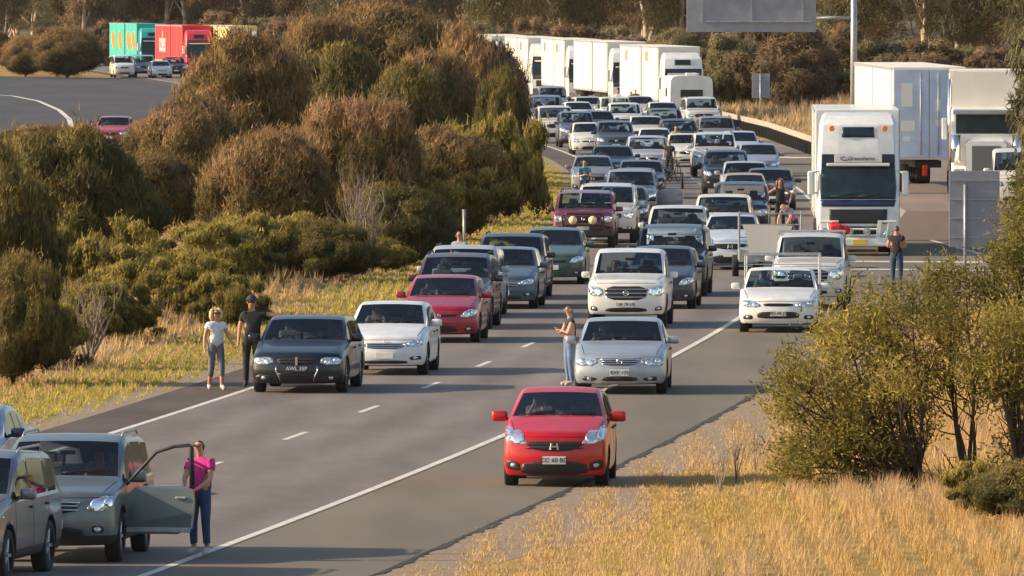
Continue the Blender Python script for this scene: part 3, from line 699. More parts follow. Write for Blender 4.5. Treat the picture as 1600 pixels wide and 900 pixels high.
# ---------------------------------------------------------------- people
def seg_dist(p, a, b):
    ab = b - a; t = max(0, min(1, (p - a).dot(ab) / max(1e-9, ab.length_squared))); return (p - (a + ab * t)).length, t
def person(label, loc, rz, pose=None, h=1.7, shirt=(.5, .5, .5), pants=(.1, .1, .15), hair=(.05, .03, .02), long_hair=False, sleeve=.45, leg=.95, cap=None, shoes='shoe_dark', hide_below=None, glasses=False, tank=False, vest=None):
    s = h / 1.75
    J = dict(pelvis=(0, 0, .95), spine=(0, 0, 1.14), chest=(0, .01, 1.34), neck=(0, .01, 1.47), head0=(0, -.005, 1.565), head1=(0, -.015, 1.655), head2=(0, -.005, 1.725),
             nose=(0, -.125, 1.635), shL=(.165, .01, 1.41), elL=(.235, .03, 1.14), wrL=(.255, -.03, .90), shR=(-.165, .01, 1.41), elR=(-.235, .03, 1.14), wrR=(-.255, -.03, .90),
             hipL=(.095, 0, .90), knL=(.105, -.02, .50), anL=(.11, .02, .09), toL=(.13, -.15, .035), hipR=(-.095, 0, .90), knR=(-.105, -.02, .50), anR=(-.11, .02, .09), toR=(-.13, -.15, .035))
    if pose: J.update(pose)
    J = {k: Vector(v) for k, v in J.items()}
    rad = dict(pelvis=(.165, .125), spine=(.145, .115), chest=(.17, .13), neck=(.052, .055), head0=(.066, .078), head1=(.086, .104), head2=(.062, .072), nose=(.014, .014),
               sh=(.062, .06), el=(.041, .041), wr=(.026, .03), hip=(.095, .095), kn=(.056, .058), an=(.037, .042), to=(.036, .03))
    if pants is not None and False: pass
    names = list(J); idx = {k: i for i, k in enumerate(names)}
    V = [J[k] for k in names]; Rr = [rad.get(k) or rad[k[:2] if k[:2] in rad else k[:3]] for k in names]
    E = [('pelvis', 'spine'), ('spine', 'chest'), ('chest', 'neck'), ('neck', 'head0'), ('head0', 'head1'), ('head1', 'head2'), ('head1', 'nose')]
    for sd_ in 'LR': E += [('chest', 'sh' + sd_), ('sh' + sd_, 'el' + sd_), ('el' + sd_, 'wr' + sd_), ('pelvis', 'hip' + sd_), ('hip' + sd_, 'kn' + sd_), ('kn' + sd_, 'an' + sd_), ('an' + sd_, 'to' + sd_)]
    Ei = [(idx[a], idx[b]) for a, b in E]
    # hands: palm then five fingers
    for sd_ in 'LR':
        d = (J['wr' + sd_] - J['el' + sd_]).normalized(); side = Vector((0, -1, 0)) if abs(d.y) < .8 else Vector((0, 0, 1))
        lat = (side - d * side.dot(d)).normalized(); nrm = d.cross(lat)
        pm_ = J['wr' + sd_] + d * .055; V.append(pm_); Rr.append((.024, .036)); pi = len(V) - 1; Ei.append((idx['wr' + sd_], pi))
        for k, (o, ln) in enumerate(((.032, .065), (.012, .078), (-.010, .072), (-.030, .058))):
            a = pm_ + d * .035 + lat * o; V.append(a); Rr.append((.009, .009)); Ei.append((pi, len(V) - 1))
            b = a + d * ln * .55 + nrm * .012; V.append(b); Rr.append((.008, .008)); Ei.append((len(V) - 2, len(V) - 1))
            c = b + d * ln * .4 + nrm * .028; V.append(c); Rr.append((.0065, .0065)); Ei.append((len(V) - 2, len(V) - 1))
        a = J['wr' + sd_] + d * .03 + lat * .045; V.append(a); Rr.append((.011, .011)); Ei.append((pi, len(V) - 1))
        V.append(a + d * .045 + lat * .015); Rr.append((.009, .009)); Ei.append((len(V) - 2, len(V) - 1))
    me = bpy.data.meshes.new('person'); me.from_pydata([v * s for v in V], Ei, [])
    o = bpy.data.objects.new('person', me); link(o)
    md = o.modifiers.new('skin', 'SKIN'); md.use_smooth_shade = True; md.branch_smoothing = .3
    for i, r_ in enumerate(Rr): me.skin_vertices[0].data[i].radius = (r_[0] * s, r_[1] * s); me.skin_vertices[0].data[i].use_root = (i == 0)
    sb = o.modifiers.new('sub', 'SUBSURF'); sb.levels = 2; sb.render_levels = 2
    res = eval_mesh(o); bpy.data.objects.remove(o)
    bmc = bmesh.new(); bmc.from_mesh(res); bmesh.ops.delete(bmc, geom=[v for v in bmc.verts if not v.link_faces], context='VERTS'); bmc.to_mesh(res); bmc.free()
    for m in (M['skin'],): res.materials.clear(); res.materials.append(m)
    body = obj('person', res, None, None, smooth=True); body.location = loc; body.rotation_euler = (0, 0, rz)
    tag(body, label, 'person')
    bones = [(a, b, J[a] * s, J[b] * s) for a, b in E]
    def cls(c):
        best = min(((seg_dist(c, A, B), a, b) for a, b, A, B in bones), key=lambda t: t[0][0]); return best[1] + '>' + best[2], best[0][1]
    bm0 = bmesh.new(); bm0.from_mesh(res); info = []
    for f in bm0.faces: info.append(cls(f.calc_center_median()))
    bm0.free()
    neckz = J['neck'].z * s
    def cloth(name, test, off, m, col=None):
        bm = bmesh.new(); bm.from_mesh(res); bm.faces.ensure_lookup_table()
        kill = [f for i, f in enumerate(bm.faces) if not test(info[i], f.calc_center_median() / s)]
        bmesh.ops.delete(bm, geom=kill, context='FACES')
        if not bm.faces: bm.free(); return
        seen = {}; comps = []
        for f in bm.faces:
            if f in seen: continue
            st_ = [f]; seen[f] = 1; c_ = []
            while st_:
                g = st_.pop(); c_.append(g)
                for e_ in g.edges:
                    for h_ in e_.link_faces:
                        if h_ not in seen: seen[h_] = 1; st_.append(h_)
            comps.append(c_)
        comps.sort(key=len)

        for c_ in comps[:-1]: bmesh.ops.delete(bm, geom=c_, context='FACES')
        bmesh.ops.delete(bm, geom=[v for v in bm.verts if not v.link_faces], context='VERTS')
        bm.normal_update()
        for v in bm.verts: v.co += v.normal * off
        c = obj(name, bm, m, body, smooth=True); c.data.materials.clear(); c.data.materials.append(m)
        sd2 = c.modifiers.new('t', 'SOLIDIFY'); sd2.thickness = -.006 if False else .006; sd2.offset = -1
    clothmat = lambda nm, c: mat(nm, c, .85, noise=.18, ns=9, bump=.25, bscale=14)
    def shirt_t(i, c):
        k, t = i
        if k in ('pelvis>spine', 'spine>chest', 'chest>shL', 'chest>shR'): return not (tank and k.startswith('chest>') and t > .92)
        if k == 'chest>neck': return c.z < J['neck'].z - (.10 if tank else .01) or t < .5
        if k in ('shL>elL', 'shR>elR'): return (not tank) and t < sleeve
        if k.startswith('el') and not tank: return sleeve > 1 and t < sleeve - 1
        return False
    def pants_t(i, c):
        k, t = i
        if k in ('pelvis>hipL', 'pelvis>hipR'): return True
        if k == 'pelvis>spine': return t < .25
        if k.startswith('hip'): return t < leg * 2 
        if k.startswith('kn'): return t < (leg - .5) * 2
        return False
    cloth('trousers', pants_t, .012, clothmat('trouser_cloth', pants))
    cloth('shirt', shirt_t, .018, clothmat('shirt_cloth', shirt))
    if vest: cloth('vest', lambda i, c: i[0] in ('spine>chest', 'pelvis>spine') or (i[0] == 'chest>neck' and i[1] < .8) or (i[0].startswith('chest>sh') and i[1] < .7), .032, clothmat('vest_cloth', vest))
    for sd_ in 'LR': cloth('shoe', lambda i, c: i[0].startswith('an' + sd_) and c.z < .09 + min(J['anL'].z, J['anR'].z) - .05, .010, M[shoes])
    H1 = J['head1']
    def hair_t(i, c):
        k, t = i
        if k not in ('neck>head0', 'head0>head1', 'head1>head2'): return False
        return c.z > H1.z + .035 or (c.y > H1.y + .005 and c.z > H1.z - (.12 if long_hair else .06))
    cloth('hair', hair_t, .022 if long_hair else .012, mat('hair', hair, .6, noise=.3, ns=25))
    if long_hair:
        bm = bmesh.new(); hc = H1 * s
        bm_tube(bm, [hc + Vector((0, .03, .09)), hc + Vector((0, .07, .04)), hc + Vector((0, .095, -.06)), hc + Vector((0, .08, -.18)), hc + Vector((0, .05, -.26))], [.05, .10, .10, .08, .03], 10)
        for sg_ in (-1, 1): bm_tube(bm, [hc + Vector((sg_ * .04, 0, .09)), hc + Vector((sg_ * .095, .0, .02)), hc + Vector((sg_ * .095, .02, -.08)), hc + Vector((sg_ * .08, .03, -.16))], [.03, .04, .045, .02], 8)
        obj('hair_length', bm, mat('hair', hair, .6, noise=.3, ns=25), body, smooth=True)
    # face
    ez = H1.z - .005; fy = H1.y - .088
    for sg_ in (-1, 1):
        bm = bmesh.new(); bmesh.ops.create_uvsphere(bm, u_segments=8, v_segments=6, radius=.012 * s); e = obj('eye', bm, M['ink'], body, smooth=True); e.location = Vector((H1.x + sg_ * .031, fy, ez)) * s
        bm = bmesh.new(); bmesh.ops.create_uvsphere(bm, u_segments=8, v_segments=6, radius=.022 * s); e = obj('ear', bm, M['skin'], body, smooth=True); e.location = Vector((H1.x + sg_ * .083, H1.y + .01, ez - .01)) * s; e.scale = (.4, .8, 1.3)
    box('mouth', Vector((H1.x, H1.y - .083, H1.z - .065)) * s, (.045 * s, .02 * s, .012 * s), mat('lips', (.35, .10, .08), .5), body, .004)
    if glasses:
        bm = bmesh.new()
        for sg_ in (-1, 1): bm_box(bm, Vector((H1.x + sg_ * .035, fy - .018, ez)) * s, (.058, .014, .038), None, .01, 2)
        bm_box(bm, Vector((H1.x, fy - .012, ez + .008)) * s, (.16, .01, .01)); obj('sunglasses', bm, M['ink'], body)
    if cap:
        bm = bmesh.new(); bmesh.ops.create_uvsphere(bm, u_segments=16, v_segments=10, radius=.105 * s)
        bmesh.ops.delete(bm, geom=[v for v in bm.verts if v.co.z < -.01], context='VERTS')
        bm_box(bm, (0, -.12 * s, .0), (.16 * s, .12 * s, .012), None, .004, 1)
        c = obj('cap', bm, mat('cap_cloth', cap, .8), body, smooth=False); c.location = Vector((H1.x, H1.y + .005, H1.z + .035)) * s
    return body

M['mark'] = mat('brown_side_mark', (.30, .15, .14), .6)
# ---------------------------------------------------------------- ground, roads, vegetation
def leaf_mat(name, stops, trans=.25, rough=.75, ns=.9):
    """stops: three colours mixed by a per-leaf tone and a slow noise through the plant"""
    m = bpy.data.materials.new(name); m.use_nodes = True; t = m.node_tree; b = t.nodes['Principled BSDF']; out = t.nodes['Material Output']
    at = t.nodes.new('ShaderNodeAttribute'); at.attribute_name = 'tone'
    tc = t.nodes.new('ShaderNodeTexCoord'); n = t.nodes.new('ShaderNodeTexNoise'); n.inputs['Scale'].default_value = ns; n.inputs['Detail'].default_value = 3
    oi = t.nodes.new('ShaderNodeObjectInfo')
    t.links.new(tc.outputs['Object'], n.inputs[0])
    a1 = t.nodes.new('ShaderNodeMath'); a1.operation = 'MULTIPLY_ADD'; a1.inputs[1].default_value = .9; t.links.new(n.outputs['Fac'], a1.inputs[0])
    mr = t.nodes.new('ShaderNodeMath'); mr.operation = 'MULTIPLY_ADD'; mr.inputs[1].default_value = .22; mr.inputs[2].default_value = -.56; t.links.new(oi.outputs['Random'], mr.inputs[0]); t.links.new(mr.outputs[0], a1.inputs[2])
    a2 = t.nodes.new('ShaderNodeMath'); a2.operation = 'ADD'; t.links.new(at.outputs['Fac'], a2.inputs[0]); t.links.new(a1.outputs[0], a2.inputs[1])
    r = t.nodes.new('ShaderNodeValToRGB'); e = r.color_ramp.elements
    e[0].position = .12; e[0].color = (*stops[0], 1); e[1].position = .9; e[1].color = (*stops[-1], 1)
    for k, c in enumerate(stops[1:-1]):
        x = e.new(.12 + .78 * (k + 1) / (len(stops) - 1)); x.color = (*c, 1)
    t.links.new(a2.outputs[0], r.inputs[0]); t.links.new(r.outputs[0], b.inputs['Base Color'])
    b.inputs['Roughness'].default_value = rough; b.inputs['Specular IOR Level'].default_value = .25
    if trans:
        tl = t.nodes.new('ShaderNodeBsdfTranslucent'); mx = t.nodes.new('ShaderNodeMixShader'); mx.inputs[0].default_value = trans
        t.links.new(r.outputs[0], tl.inputs[0]); t.links.new(b.outputs[0], mx.inputs[1]); t.links.new(tl.outputs[0], mx.inputs[2]); t.links.new(mx.outputs[0], out.inputs[0])
    return m
M['melaleuca'] = leaf_mat('brown_tipped_foliage', [(.070, .060, .022), (.15, .108, .038), (.31, .19, .085), (.46, .28, .16)], .35)
M['darkshrub'] = leaf_mat('dark_green_foliage', [(.06, .058, .02), (.12, .105, .03), (.23, .17, .05), (.34, .235, .09)], .35)
M['wattle'] = leaf_mat('yellow_green_foliage', [(.10, .092, .026), (.21, .175, .042), (.37, .29, .07), (.52, .39, .12)], .4)
M['eucalypt'] = leaf_mat('eucalypt_foliage', [(.09, .085, .045), (.17, .155, .075), (.27, .225, .11), (.38, .30, .17)], .4)
M['drygum'] = leaf_mat('dry_brown_foliage', [(.12, .085, .05), (.22, .15, .085), (.34, .225, .13), (.44, .31, .19)], .4)
M['fore'] = leaf_mat('olive_foliage', [(.12, .115, .026), (.27, .22, .05), (.44, .34, .085), (.56, .42, .14)], .4)
M['twig'] = mat('pale_bark', (.26, .20, .15), .9, noise=.35, ns=3); M['bark'] = mat('dark_bark', (.055, .038, .025), .9, noise=.4, ns=5)
M['gumbark'] = mat('gum_bark', (.42, .34, .27), .85, noise=.4, ns=2)

rng = np.random.default_rng(11)
def tri_mesh(name, verts, nper, tone, mats, hull=None):
    """verts (N*nper,3): one polygon per nper verts"""
    n = len(verts) // nper
    tot_v = len(verts); loops = np.arange(tot_v, dtype=np.int32); starts = np.arange(0, tot_v, nper, dtype=np.int32)
    if hull is not None:
        hv, hf, ht = hull; loops = np.concatenate([loops, hf.ravel() + tot_v]).astype(np.int32)
        starts = np.concatenate([starts, tot_v + np.arange(0, hf.size, 3)]).astype(np.int32)
        verts = np.concatenate([verts, hv]); tone = np.concatenate([tone, ht])
    me = bpy.data.meshes.new(name); me.vertices.add(len(verts)); me.vertices.foreach_set('co', verts.astype(np.float32).ravel())
    me.loops.add(len(loops)); me.loops.foreach_set('vertex_index', loops)
    me.polygons.add(len(starts)); me.polygons.foreach_set('loop_start', starts)
    me.update(calc_edges=True)
    a = me.attributes.new('tone', 'FLOAT', 'POINT'); a.data.foreach_set('value', tone.astype(np.float32))
    for m in mats: me.materials.append(m)
    return me
def unit(v): return v / (np.linalg.norm(v, axis=1, keepdims=True) + 1e-9)
def leaves(pos, dirs, length, width, tone, nrm=None):
    """thin blade per point: base edge + tip"""
    n = len(pos); r = unit(rng.normal(size=(n, 3))); side = unit(np.cross(dirs, r if nrm is None else nrm))
    L = length[:, None] if hasattr(length, '__len__') else length; W = width[:, None] if hasattr(width, '__len__') else width
    a = pos - side * W / 2; b = pos + side * W / 2; c = pos + dirs * L
    return np.stack([a, b, c], 1).reshape(-1, 3), np.repeat(tone, 3)
ICO = None
def ico():
    global ICO
    if ICO is None:
        bm = bmesh.new(); bmesh.ops.create_icosphere(bm, subdivisions=3, radius=1); bm.verts.ensure_lookup_table()
        ICO = (np.array([v.co[:] for v in bm.verts]), np.array([[v.index for v in f.verts] for f in bm.faces])); bm.free()
    return ICO
def dome_mesh(name, w, d, h, n, m, lobes=26, L=.28, W=.05, up=.8, z0=.42, rz=.40, toptone=.35, lob_r=.34, hull=True, noise=.16, flare=.25, jit=.10, tuft=0):
    """rounded shrub: many overlapping lobes laid over a dome, each covered in fine foliage lying over its surface"""
    cs = [np.array([0, 0, h * z0 * .95])]; rs = [np.array([w * .58, d * .58, h * rz])]
    for k in range(lobes):
        a = k * 2.39996 + rng.uniform(-.3, .3); cz = 1 - (k + .5) / lobes * 1.45; cz = max(-.45, cz); sr = math.sqrt(max(0, 1 - cz * cz))
        u = np.array([math.cos(a) * sr, math.sin(a) * sr, cz]); lr = lob_r * rng.uniform(.75, 1.2) * w
        c = np.array([0, 0, h * z0]) + u * np.array([w - lr * .9, d - lr * .9, h * (1 - z0) - lr * .75]) * rng.uniform(1 - jit * 1.6, 1 + jit)
        cs.append(c); rs.append(np.array([lr, lr, lr * rng.uniform(.72, .95)]))
    cs, rs = np.array(cs), np.array(rs)
    V, T, HV, HF, HT = [], [], [], [], []
    tot = (rs[:, 0] * rs[:, 2]).sum(); off = 0
    for k in range(len(cs)):
        nk = int(n * rs[k, 0] * rs[k, 2] / tot * 2.0); u = unit(rng.normal(size=(nk, 3)))
        bump = 1 + noise * (np.sin(u[:, 0] * 8 + k) * np.sin(u[:, 1] * 7 + 2 * k) + .6 * np.sin(u[:, 2] * 12 + u[:, 0] * 9 + k))
        p = cs[k] + u * rs[k] * (bump * (.80 + .28 * rng.uniform(0, 1, nk) ** 1.3))[:, None]
        keep = p[:, 2] > .05 + rng.uniform(0, .3, nk)
        for j in range(len(cs)):
            if j != k: keep &= (((p - cs[j]) / rs[j]) ** 2).sum(1) > .66
        p, u = p[keep], u[keep]; nk = len(p); spray = (rng.uniform(size=nk) < .16) & (np.sin(p[:, 0] * 5.1 + k) * np.sin(p[:, 1] * 4.3) > .15); p = p + u * (spray * rng.uniform(0, .11, nk) * w)[:, None] + np.array([0, 0, 1.]) * (spray * rng.uniform(0, .09, nk) * w)[:, None]
        g = unit((p - np.array([0, 0, h * z0])) / np.array([w, d, h * .5])); nn = unit(u * .7 + g * .5 + rng.normal(size=(nk, 3)) * .38)
        dr = np.array([0, 0, up]) + rng.normal(size=(nk, 3)) * .35; dr = unit(dr - nn * (dr * nn).sum(1, keepdims=True) * .75 + u * .12)
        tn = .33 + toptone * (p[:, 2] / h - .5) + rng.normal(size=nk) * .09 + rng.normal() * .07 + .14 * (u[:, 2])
        v, t = leaves(p, dr, L * rng.uniform(.5, 1.5, nk), W * rng.uniform(.6, 1.4, nk), tn, nn); V.append(v); T.append(t)
        if hull:
            iv, if_ = ico(); b2 = 1 + noise * (np.sin(iv[:, 0] * 8 + k) * np.sin(iv[:, 1] * 7 + 2 * k) + .6 * np.sin(iv[:, 2] * 12 + iv[:, 0] * 9 + k))
            hv = cs[k] + iv * rs[k] * (b2 * .86)[:, None]; hv[:, 2] = np.maximum(hv[:, 2], .3)
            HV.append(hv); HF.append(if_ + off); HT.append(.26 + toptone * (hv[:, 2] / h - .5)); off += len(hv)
    H = (np.concatenate(HV), np.concatenate(HF), np.concatenate(HT)) if hull else None
    return tri_mesh(name, np.concatenate(V), 3, np.concatenate(T), [m], H)
def limbs(bm, base, n, h, spread, r0, seg=6, curve=.3, levels=2, ends=None):
    """recursive limbs from a base point"""
    for k in range(n):
        a = random.uniform(0, 2 * math.pi); sp = random.uniform(.3, 1) * spread
        p = Vector(base); d = Vector((math.cos(a) * sp, math.sin(a) * sp, 1)).normalized(); pts = [p.copy()]; L = h * random.uniform(.75, 1.1)
        for i in range(4):
            d = (d + Vector((random.uniform(-1, 1), random.uniform(-1, 1), random.uniform(-.2, .5))) * curve * .5).normalized(); p = p + d * L / 4; pts.append(p.copy())
        bm_tube(bm, pts, [r0 * (1 - .19 * i) for i in range(5)], seg, False)
        if ends is not None: ends.append(pts[-1])
        if levels > 1: limbs(bm, pts[2], 2, h * .5, spread * 1.3, r0 * .5, max(4, seg - 1), curve, levels - 1, ends); limbs(bm, pts[-1], 2, h * .4, spread * 1.3, r0 * .3, 4, curve, levels - 1, ends)
def shrub_proto(name, mesh, n=5, h=2.4, spread=.55, r0=.06, bark='twig'):
    e = empty(name); obj('crown', mesh, None, e)
    bm = bmesh.new(); limbs(bm, (0, 0, 0), n, h, spread, r0, levels=2); obj('trunk', bm, M[bark], e, smooth=True)
    return e
def eucalypt_proto(name, h, w, m, clumps=26, n=420, bare=.16, L=.42, W=.085, lean=0):
    e = empty(name); bm = bmesh.new(); ends = []
    pts = [Vector((0, 0, -.2))]; d = Vector((lean, 0, 1)).normalized()
    for i in range(6):
        d = (d + Vector((random.uniform(-.14, .14), random.uniform(-.14, .14), .1))).normalized(); pts.append(pts[-1] + d * h * .14)
    bm_tube(bm, pts, [.30 - .035 * i for i in range(7)], 8, False)
    for q in pts[1:]: limbs(bm, q, 2, h * .26, .9, .11, 5, .4, 2, ends)
    obj('trunk', bm, M['gumbark'], e, smooth=True)
    V, T = [], []
    for k in range(clumps):
        if k < len(ends): c = np.array(ends[rng.integers(len(ends))][:])
        a = rng.uniform(0, 2 * math.pi); c = np.array([math.cos(a) * w * rng.uniform(0, 1), math.sin(a) * w * rng.uniform(0, 1), h * rng.uniform(bare, 1.0)]) * .5 + c * .5 if k % 2 else c
        r = np.array([1.35, 1.35, .95]) * rng.uniform(.7, 1.3) * w / 3.4
        u = unit(rng.normal(size=(n, 3))) * rng.uniform(.3, 1, (n, 1)) ** .6
        p = c + u * r; dr = unit(np.array([0, 0, -.7]) + rng.normal(size=(n, 3)) * .55)
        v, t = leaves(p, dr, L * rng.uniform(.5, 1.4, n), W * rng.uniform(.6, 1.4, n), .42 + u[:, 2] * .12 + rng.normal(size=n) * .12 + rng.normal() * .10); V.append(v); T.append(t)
    obj('crown', tri_mesh('gum_crown', np.concatenate(V), 3, np.concatenate(T), [M[m]]), None, e)
    return e

def strip(name, a, b, Y0, Y1, z, m, step=6, kind='structure', foff=None):
    n = max(1, int((Y1 - Y0) / step)); vs, fs = [], []
    for i in range(n + 1):
        Y = Y0 + (Y1 - Y0) * i / n
        aa = a(Y) if callable(a) else a; bb = b(Y) if callable(b) else b
        vs += [(XL(Y) + aa, Y, z), (XL(Y) + bb, Y, z)]
    for i in range(n): fs.append((2 * i, 2 * i + 1, 2 * i + 3, 2 * i + 2))
    me = bpy.data.meshes.new(name); me.from_pydata(vs, [], fs); o = obj(name, me, m)
    if kind: o['kind'] = kind
    return o
def poly_sheet(name, pts, z, m):
    me = bpy.data.meshes.new(name); me.from_pydata([(x, y, z) for x, y in pts], [], [tuple(range(len(pts)))]); o = obj(name, me, m); o['kind'] = 'structure'
    if o.data.polygons[0].normal.z < 0: o.data.flip_normals()
    return o

# ground material: dry golden grass, green flush near the road, bare earth
def ground_mat():
    m = bpy.data.materials.new('dry_grassland'); m.use_nodes = True; t = m.node_tree; b = t.nodes['Principled BSDF']; b.inputs['Roughness'].default_value = .95; b.inputs['Specular IOR Level'].default_value = .1
    tc = t.nodes.new('ShaderNodeTexCoord')
    def noise(scale, sc=(1, 1, 1), det=5):
        mp = t.nodes.new('ShaderNodeMapping'); mp.inputs['Scale'].default_value = sc; t.links.new(tc.outputs['Object'], mp.inputs[0])
        n = t.nodes.new('ShaderNodeTexNoise'); n.inputs['Scale'].default_value = scale; n.inputs['Detail'].default_value = det; t.links.new(mp.outputs[0], n.inputs[0]); return n
    def ramp(src, stops):
        r = t.nodes.new('ShaderNodeValToRGB'); e = r.color_ramp.elements; e[0].position, e[0].color = stops[0][0], (*stops[0][1], 1); e[1].position, e[1].color = stops[-1][0], (*stops[-1][1], 1)
        for p, c in stops[1:-1]: x = e.new(p); x.color = (*c, 1)
        t.links.new(src.outputs[0], r.inputs[0]); return r
    r1 = ramp(noise(.09, (1, .35, 1)), [(.32, (.26, .19, .06)), (.45, (.38, .26, .09)), (.6, (.44, .28, .10)), (.75, (.30, .19, .09))])
    r2 = ramp(noise(3.0, (1, .25, 1)), [(.3, (.55, .55, .55)), (.7, (1.15, 1.15, 1.15))])
    mu = t.nodes.new('ShaderNodeMixRGB'); mu.blend_type = 'MULTIPLY'; mu.inputs[0].default_value = 1
    t.links.new(r1.outputs[0], mu.inputs[1]); t.links.new(r2.outputs[0], mu.inputs[2]); t.links.new(mu.outputs[0], b.inputs['Base Color'])
    return m
M['ground'] = ground_mat()
M['asphalt'] = mat('worn_pinkish_asphalt', (.205, .160, .140), .85, noise=.11, ns=.9, bump=.3, bscale=60, spec=.3, stretch=(1, .03, 1))
M['shoulder'] = mat('grey_green_shoulder_seal', (.165, .142, .112), .9, noise=.14, ns=.5, bump=.3, bscale=70, spec=.25, stretch=(1, .15, 1))
M['dark_shoulder'] = mat('dark_shoulder_seal', (.10, .078, .070), .9, noise=.2, ns=.8, bump=.3, bscale=70, spec=.25, stretch=(1, .2, 1))
M['blue_asphalt'] = mat('dark_asphalt', (.060, .060, .070), .85, noise=.15, ns=.3, stretch=(1, .1, 1), spec=.3)
M['line'] = mat('road_marking_paint', (.62, .58, .52), .7, noise=.22, ns=6)
M['gravel'] = mat('gravel_verge', (.19, .14, .10), .95, col2=(.32, .23, .15), ns=9, bump=.6, bscale=25)
M['bitumen'] = mat('bitumen_edge_shadow', (.03, .027, .024), .9, noise=.5, ns=8)
gm = bpy.data.meshes.new('ground')
ys = [60, 140, 200, 300, 450, 700, 1000, 1300, 1700, 2600, 4200]; xs = [-900, -300, -120, -40, 0, 40, 120, 300, 900]
def hz(x, y): return 0
vs = [(x, y, hz(x, y)) for y in ys for x in xs]; nx = len(xs)
gm.from_pydata(vs, [], [(j * nx + i, j * nx + i + 1, (j + 1) * nx + i + 1, (j + 1) * nx + i) for j in range(len(ys) - 1) for i in range(nx - 1)])
o = obj('ground', gm, M['ground']); o['kind'] = 'structure'
hm = bpy.data.meshes.new('hills'); hv = [(x, y, z + 3 * math.sin(x * .02 + y * .01)) for y, z in ((1230, -4), (1290, 7), (1400, 22), (1700, 50), (2600, 90)) for x in range(-900, 901, 60)]; hn = 31
hm.from_pydata(hv, [], [(j * hn + i, j * hn + i + 1, (j + 1) * hn + i + 1, (j + 1) * hn + i) for j in range(4) for i in range(hn - 1)])
o = obj('hills', hm, mat('wooded_hillside', (.045, .042, .022), .95, col2=(.13, .10, .06), ns=.25, bump=1.0, bscale=.8, stretch=(1, .4, .35)), smooth=True); o['kind'] = 'structure'
# wide apron on the right widening to the rest-area ramp, then the lanes above it
def redge(Y):
    pts = [(60, 10.25), (262, 10.25), (272, 11.5), (282, 22), (290, 34), (440, 34), (480, 19), (520, 13), (560, 11.5), (1000, 20)]
    for (a, u), (b, v) in zip(pts, pts[1:]):
        if Y <= b: return u + (v - u) * (Y - a) / (b - a)
    return 20
strip('gravel_verge', lambda Y: redge(Y) - .1, lambda Y: redge(Y) + 1.9 + .6 * math.sin(Y * .21) + .3 * math.sin(Y * .07), 60, 275, .003, M['gravel'], 2)
strip('gravel_verge', -2.2, -1.2, 60, 700, .003, M['gravel'], 5)
strip('sealed_shoulder', 7.0, redge, 60, 1100, .006, M['shoulder'], 2)
strip('rest_area_road', 11.4, lambda Y: redge(Y) - .8, 268, 520, .0085, M['asphalt'], 2)
strip('sealed_shoulder', -1.35, .1, 60, 1100, .006, M['dark_shoulder'], 6)
def road_mat():
    m = mat('lane_asphalt', (.178, .152, .140), .85, noise=.10, ns=.9, bump=.3, bscale=60, spec=.3, stretch=(1, .03, 1)); t = m.node_tree; b = t.nodes['Principled BSDF']
    src = b.inputs['Base Color'].links[0].from_socket
    at = t.nodes.new('ShaderNodeAttribute'); at.attribute_name = 'across'
    # two wheel paths per 3.6 m lane, darker and smoother, with an oil drip line between them
    m1 = t.nodes.new('ShaderNodeMath'); m1.operation = 'MULTIPLY'; m1.inputs[1].default_value = 2 * math.pi / 1.8; t.links.new(at.outputs['Fac'], m1.inputs[0])
    m2 = t.nodes.new('ShaderNodeMath'); m2.operation = 'COSINE'; t.links.new(m1.outputs[0], m2.inputs[0])
    tc = t.nodes.new('ShaderNodeTexCoord'); n = t.nodes.new('ShaderNodeTexNoise'); n.inputs['Scale'].default_value = .05; n.inputs['Detail'].default_value = 6; t.links.new(tc.outputs['Object'], n.inputs[0])
    m3 = t.nodes.new('ShaderNodeMath'); m3.operation = 'MULTIPLY'; t.links.new(m2.outputs[0], m3.inputs[0]); t.links.new(n.outputs[0], m3.inputs[1])
    m4 = t.nodes.new('ShaderNodeMath'); m4.operation = 'MULTIPLY_ADD'; m4.inputs[1].default_value = .22; m4.inputs[2].default_value = 1.0; t.links.new(m3.outputs[0], m4.inputs[0])
    # blotches and long sealed cracks
    n2 = t.nodes.new('ShaderNodeTexNoise'); n2.inputs['Scale'].default_value = .8; n2.inputs['Detail'].default_value = 8; n2.inputs['Roughness'].default_value = .7; mp = t.nodes.new('ShaderNodeMapping'); mp.inputs['Scale'].default_value = (1, .25, 1); t.links.new(tc.outputs['Object'], mp.inputs[0]); t.links.new(mp.outputs[0], n2.inputs[0])
    r2 = t.nodes.new('ShaderNodeMapRange'); r2.inputs[1].default_value = .35; r2.inputs[2].default_value = .68; r2.inputs[3].default_value = .84; r2.inputs[4].default_value = 1.12; t.links.new(n2.outputs[0], r2.inputs[0])
    m5 = t.nodes.new('ShaderNodeMath'); m5.operation = 'MULTIPLY'; t.links.new(m4.outputs[0], m5.inputs[0]); t.links.new(r2.outputs[0], m5.inputs[1])
    mx = t.nodes.new('ShaderNodeMixRGB'); mx.blend_type = 'MULTIPLY'; mx.inputs[0].default_value = 1; t.links.new(src, mx.inputs[1]); t.links.new(m5.outputs[0], mx.inputs[2]); t.links.new(mx.outputs[0], b.inputs['Base Color'])
    return m
rd = strip('road', -.02, 7.25, 60, 1100, .010, road_mat(), 6)
at_ = rd.data.attributes.new('across', 'FLOAT', 'POINT'); at_.data.foreach_set('value', [0.0 if i % 2 == 0 else 7.27 for i in range(len(rd.data.vertices))])
strip('edge_line', -.02, .12, 60, 1000, .014, M['line'], 6); strip('edge_line', 7.08, 7.22, 60, 700, .014, M['line'], 6)
for k in range(-6, 40): strip('lane_line', 3.42, 3.54, 199.3 + 11.8 * k - 1.6, 199.3 + 11.8 * k + 1.6, .014, M['line'], 2)
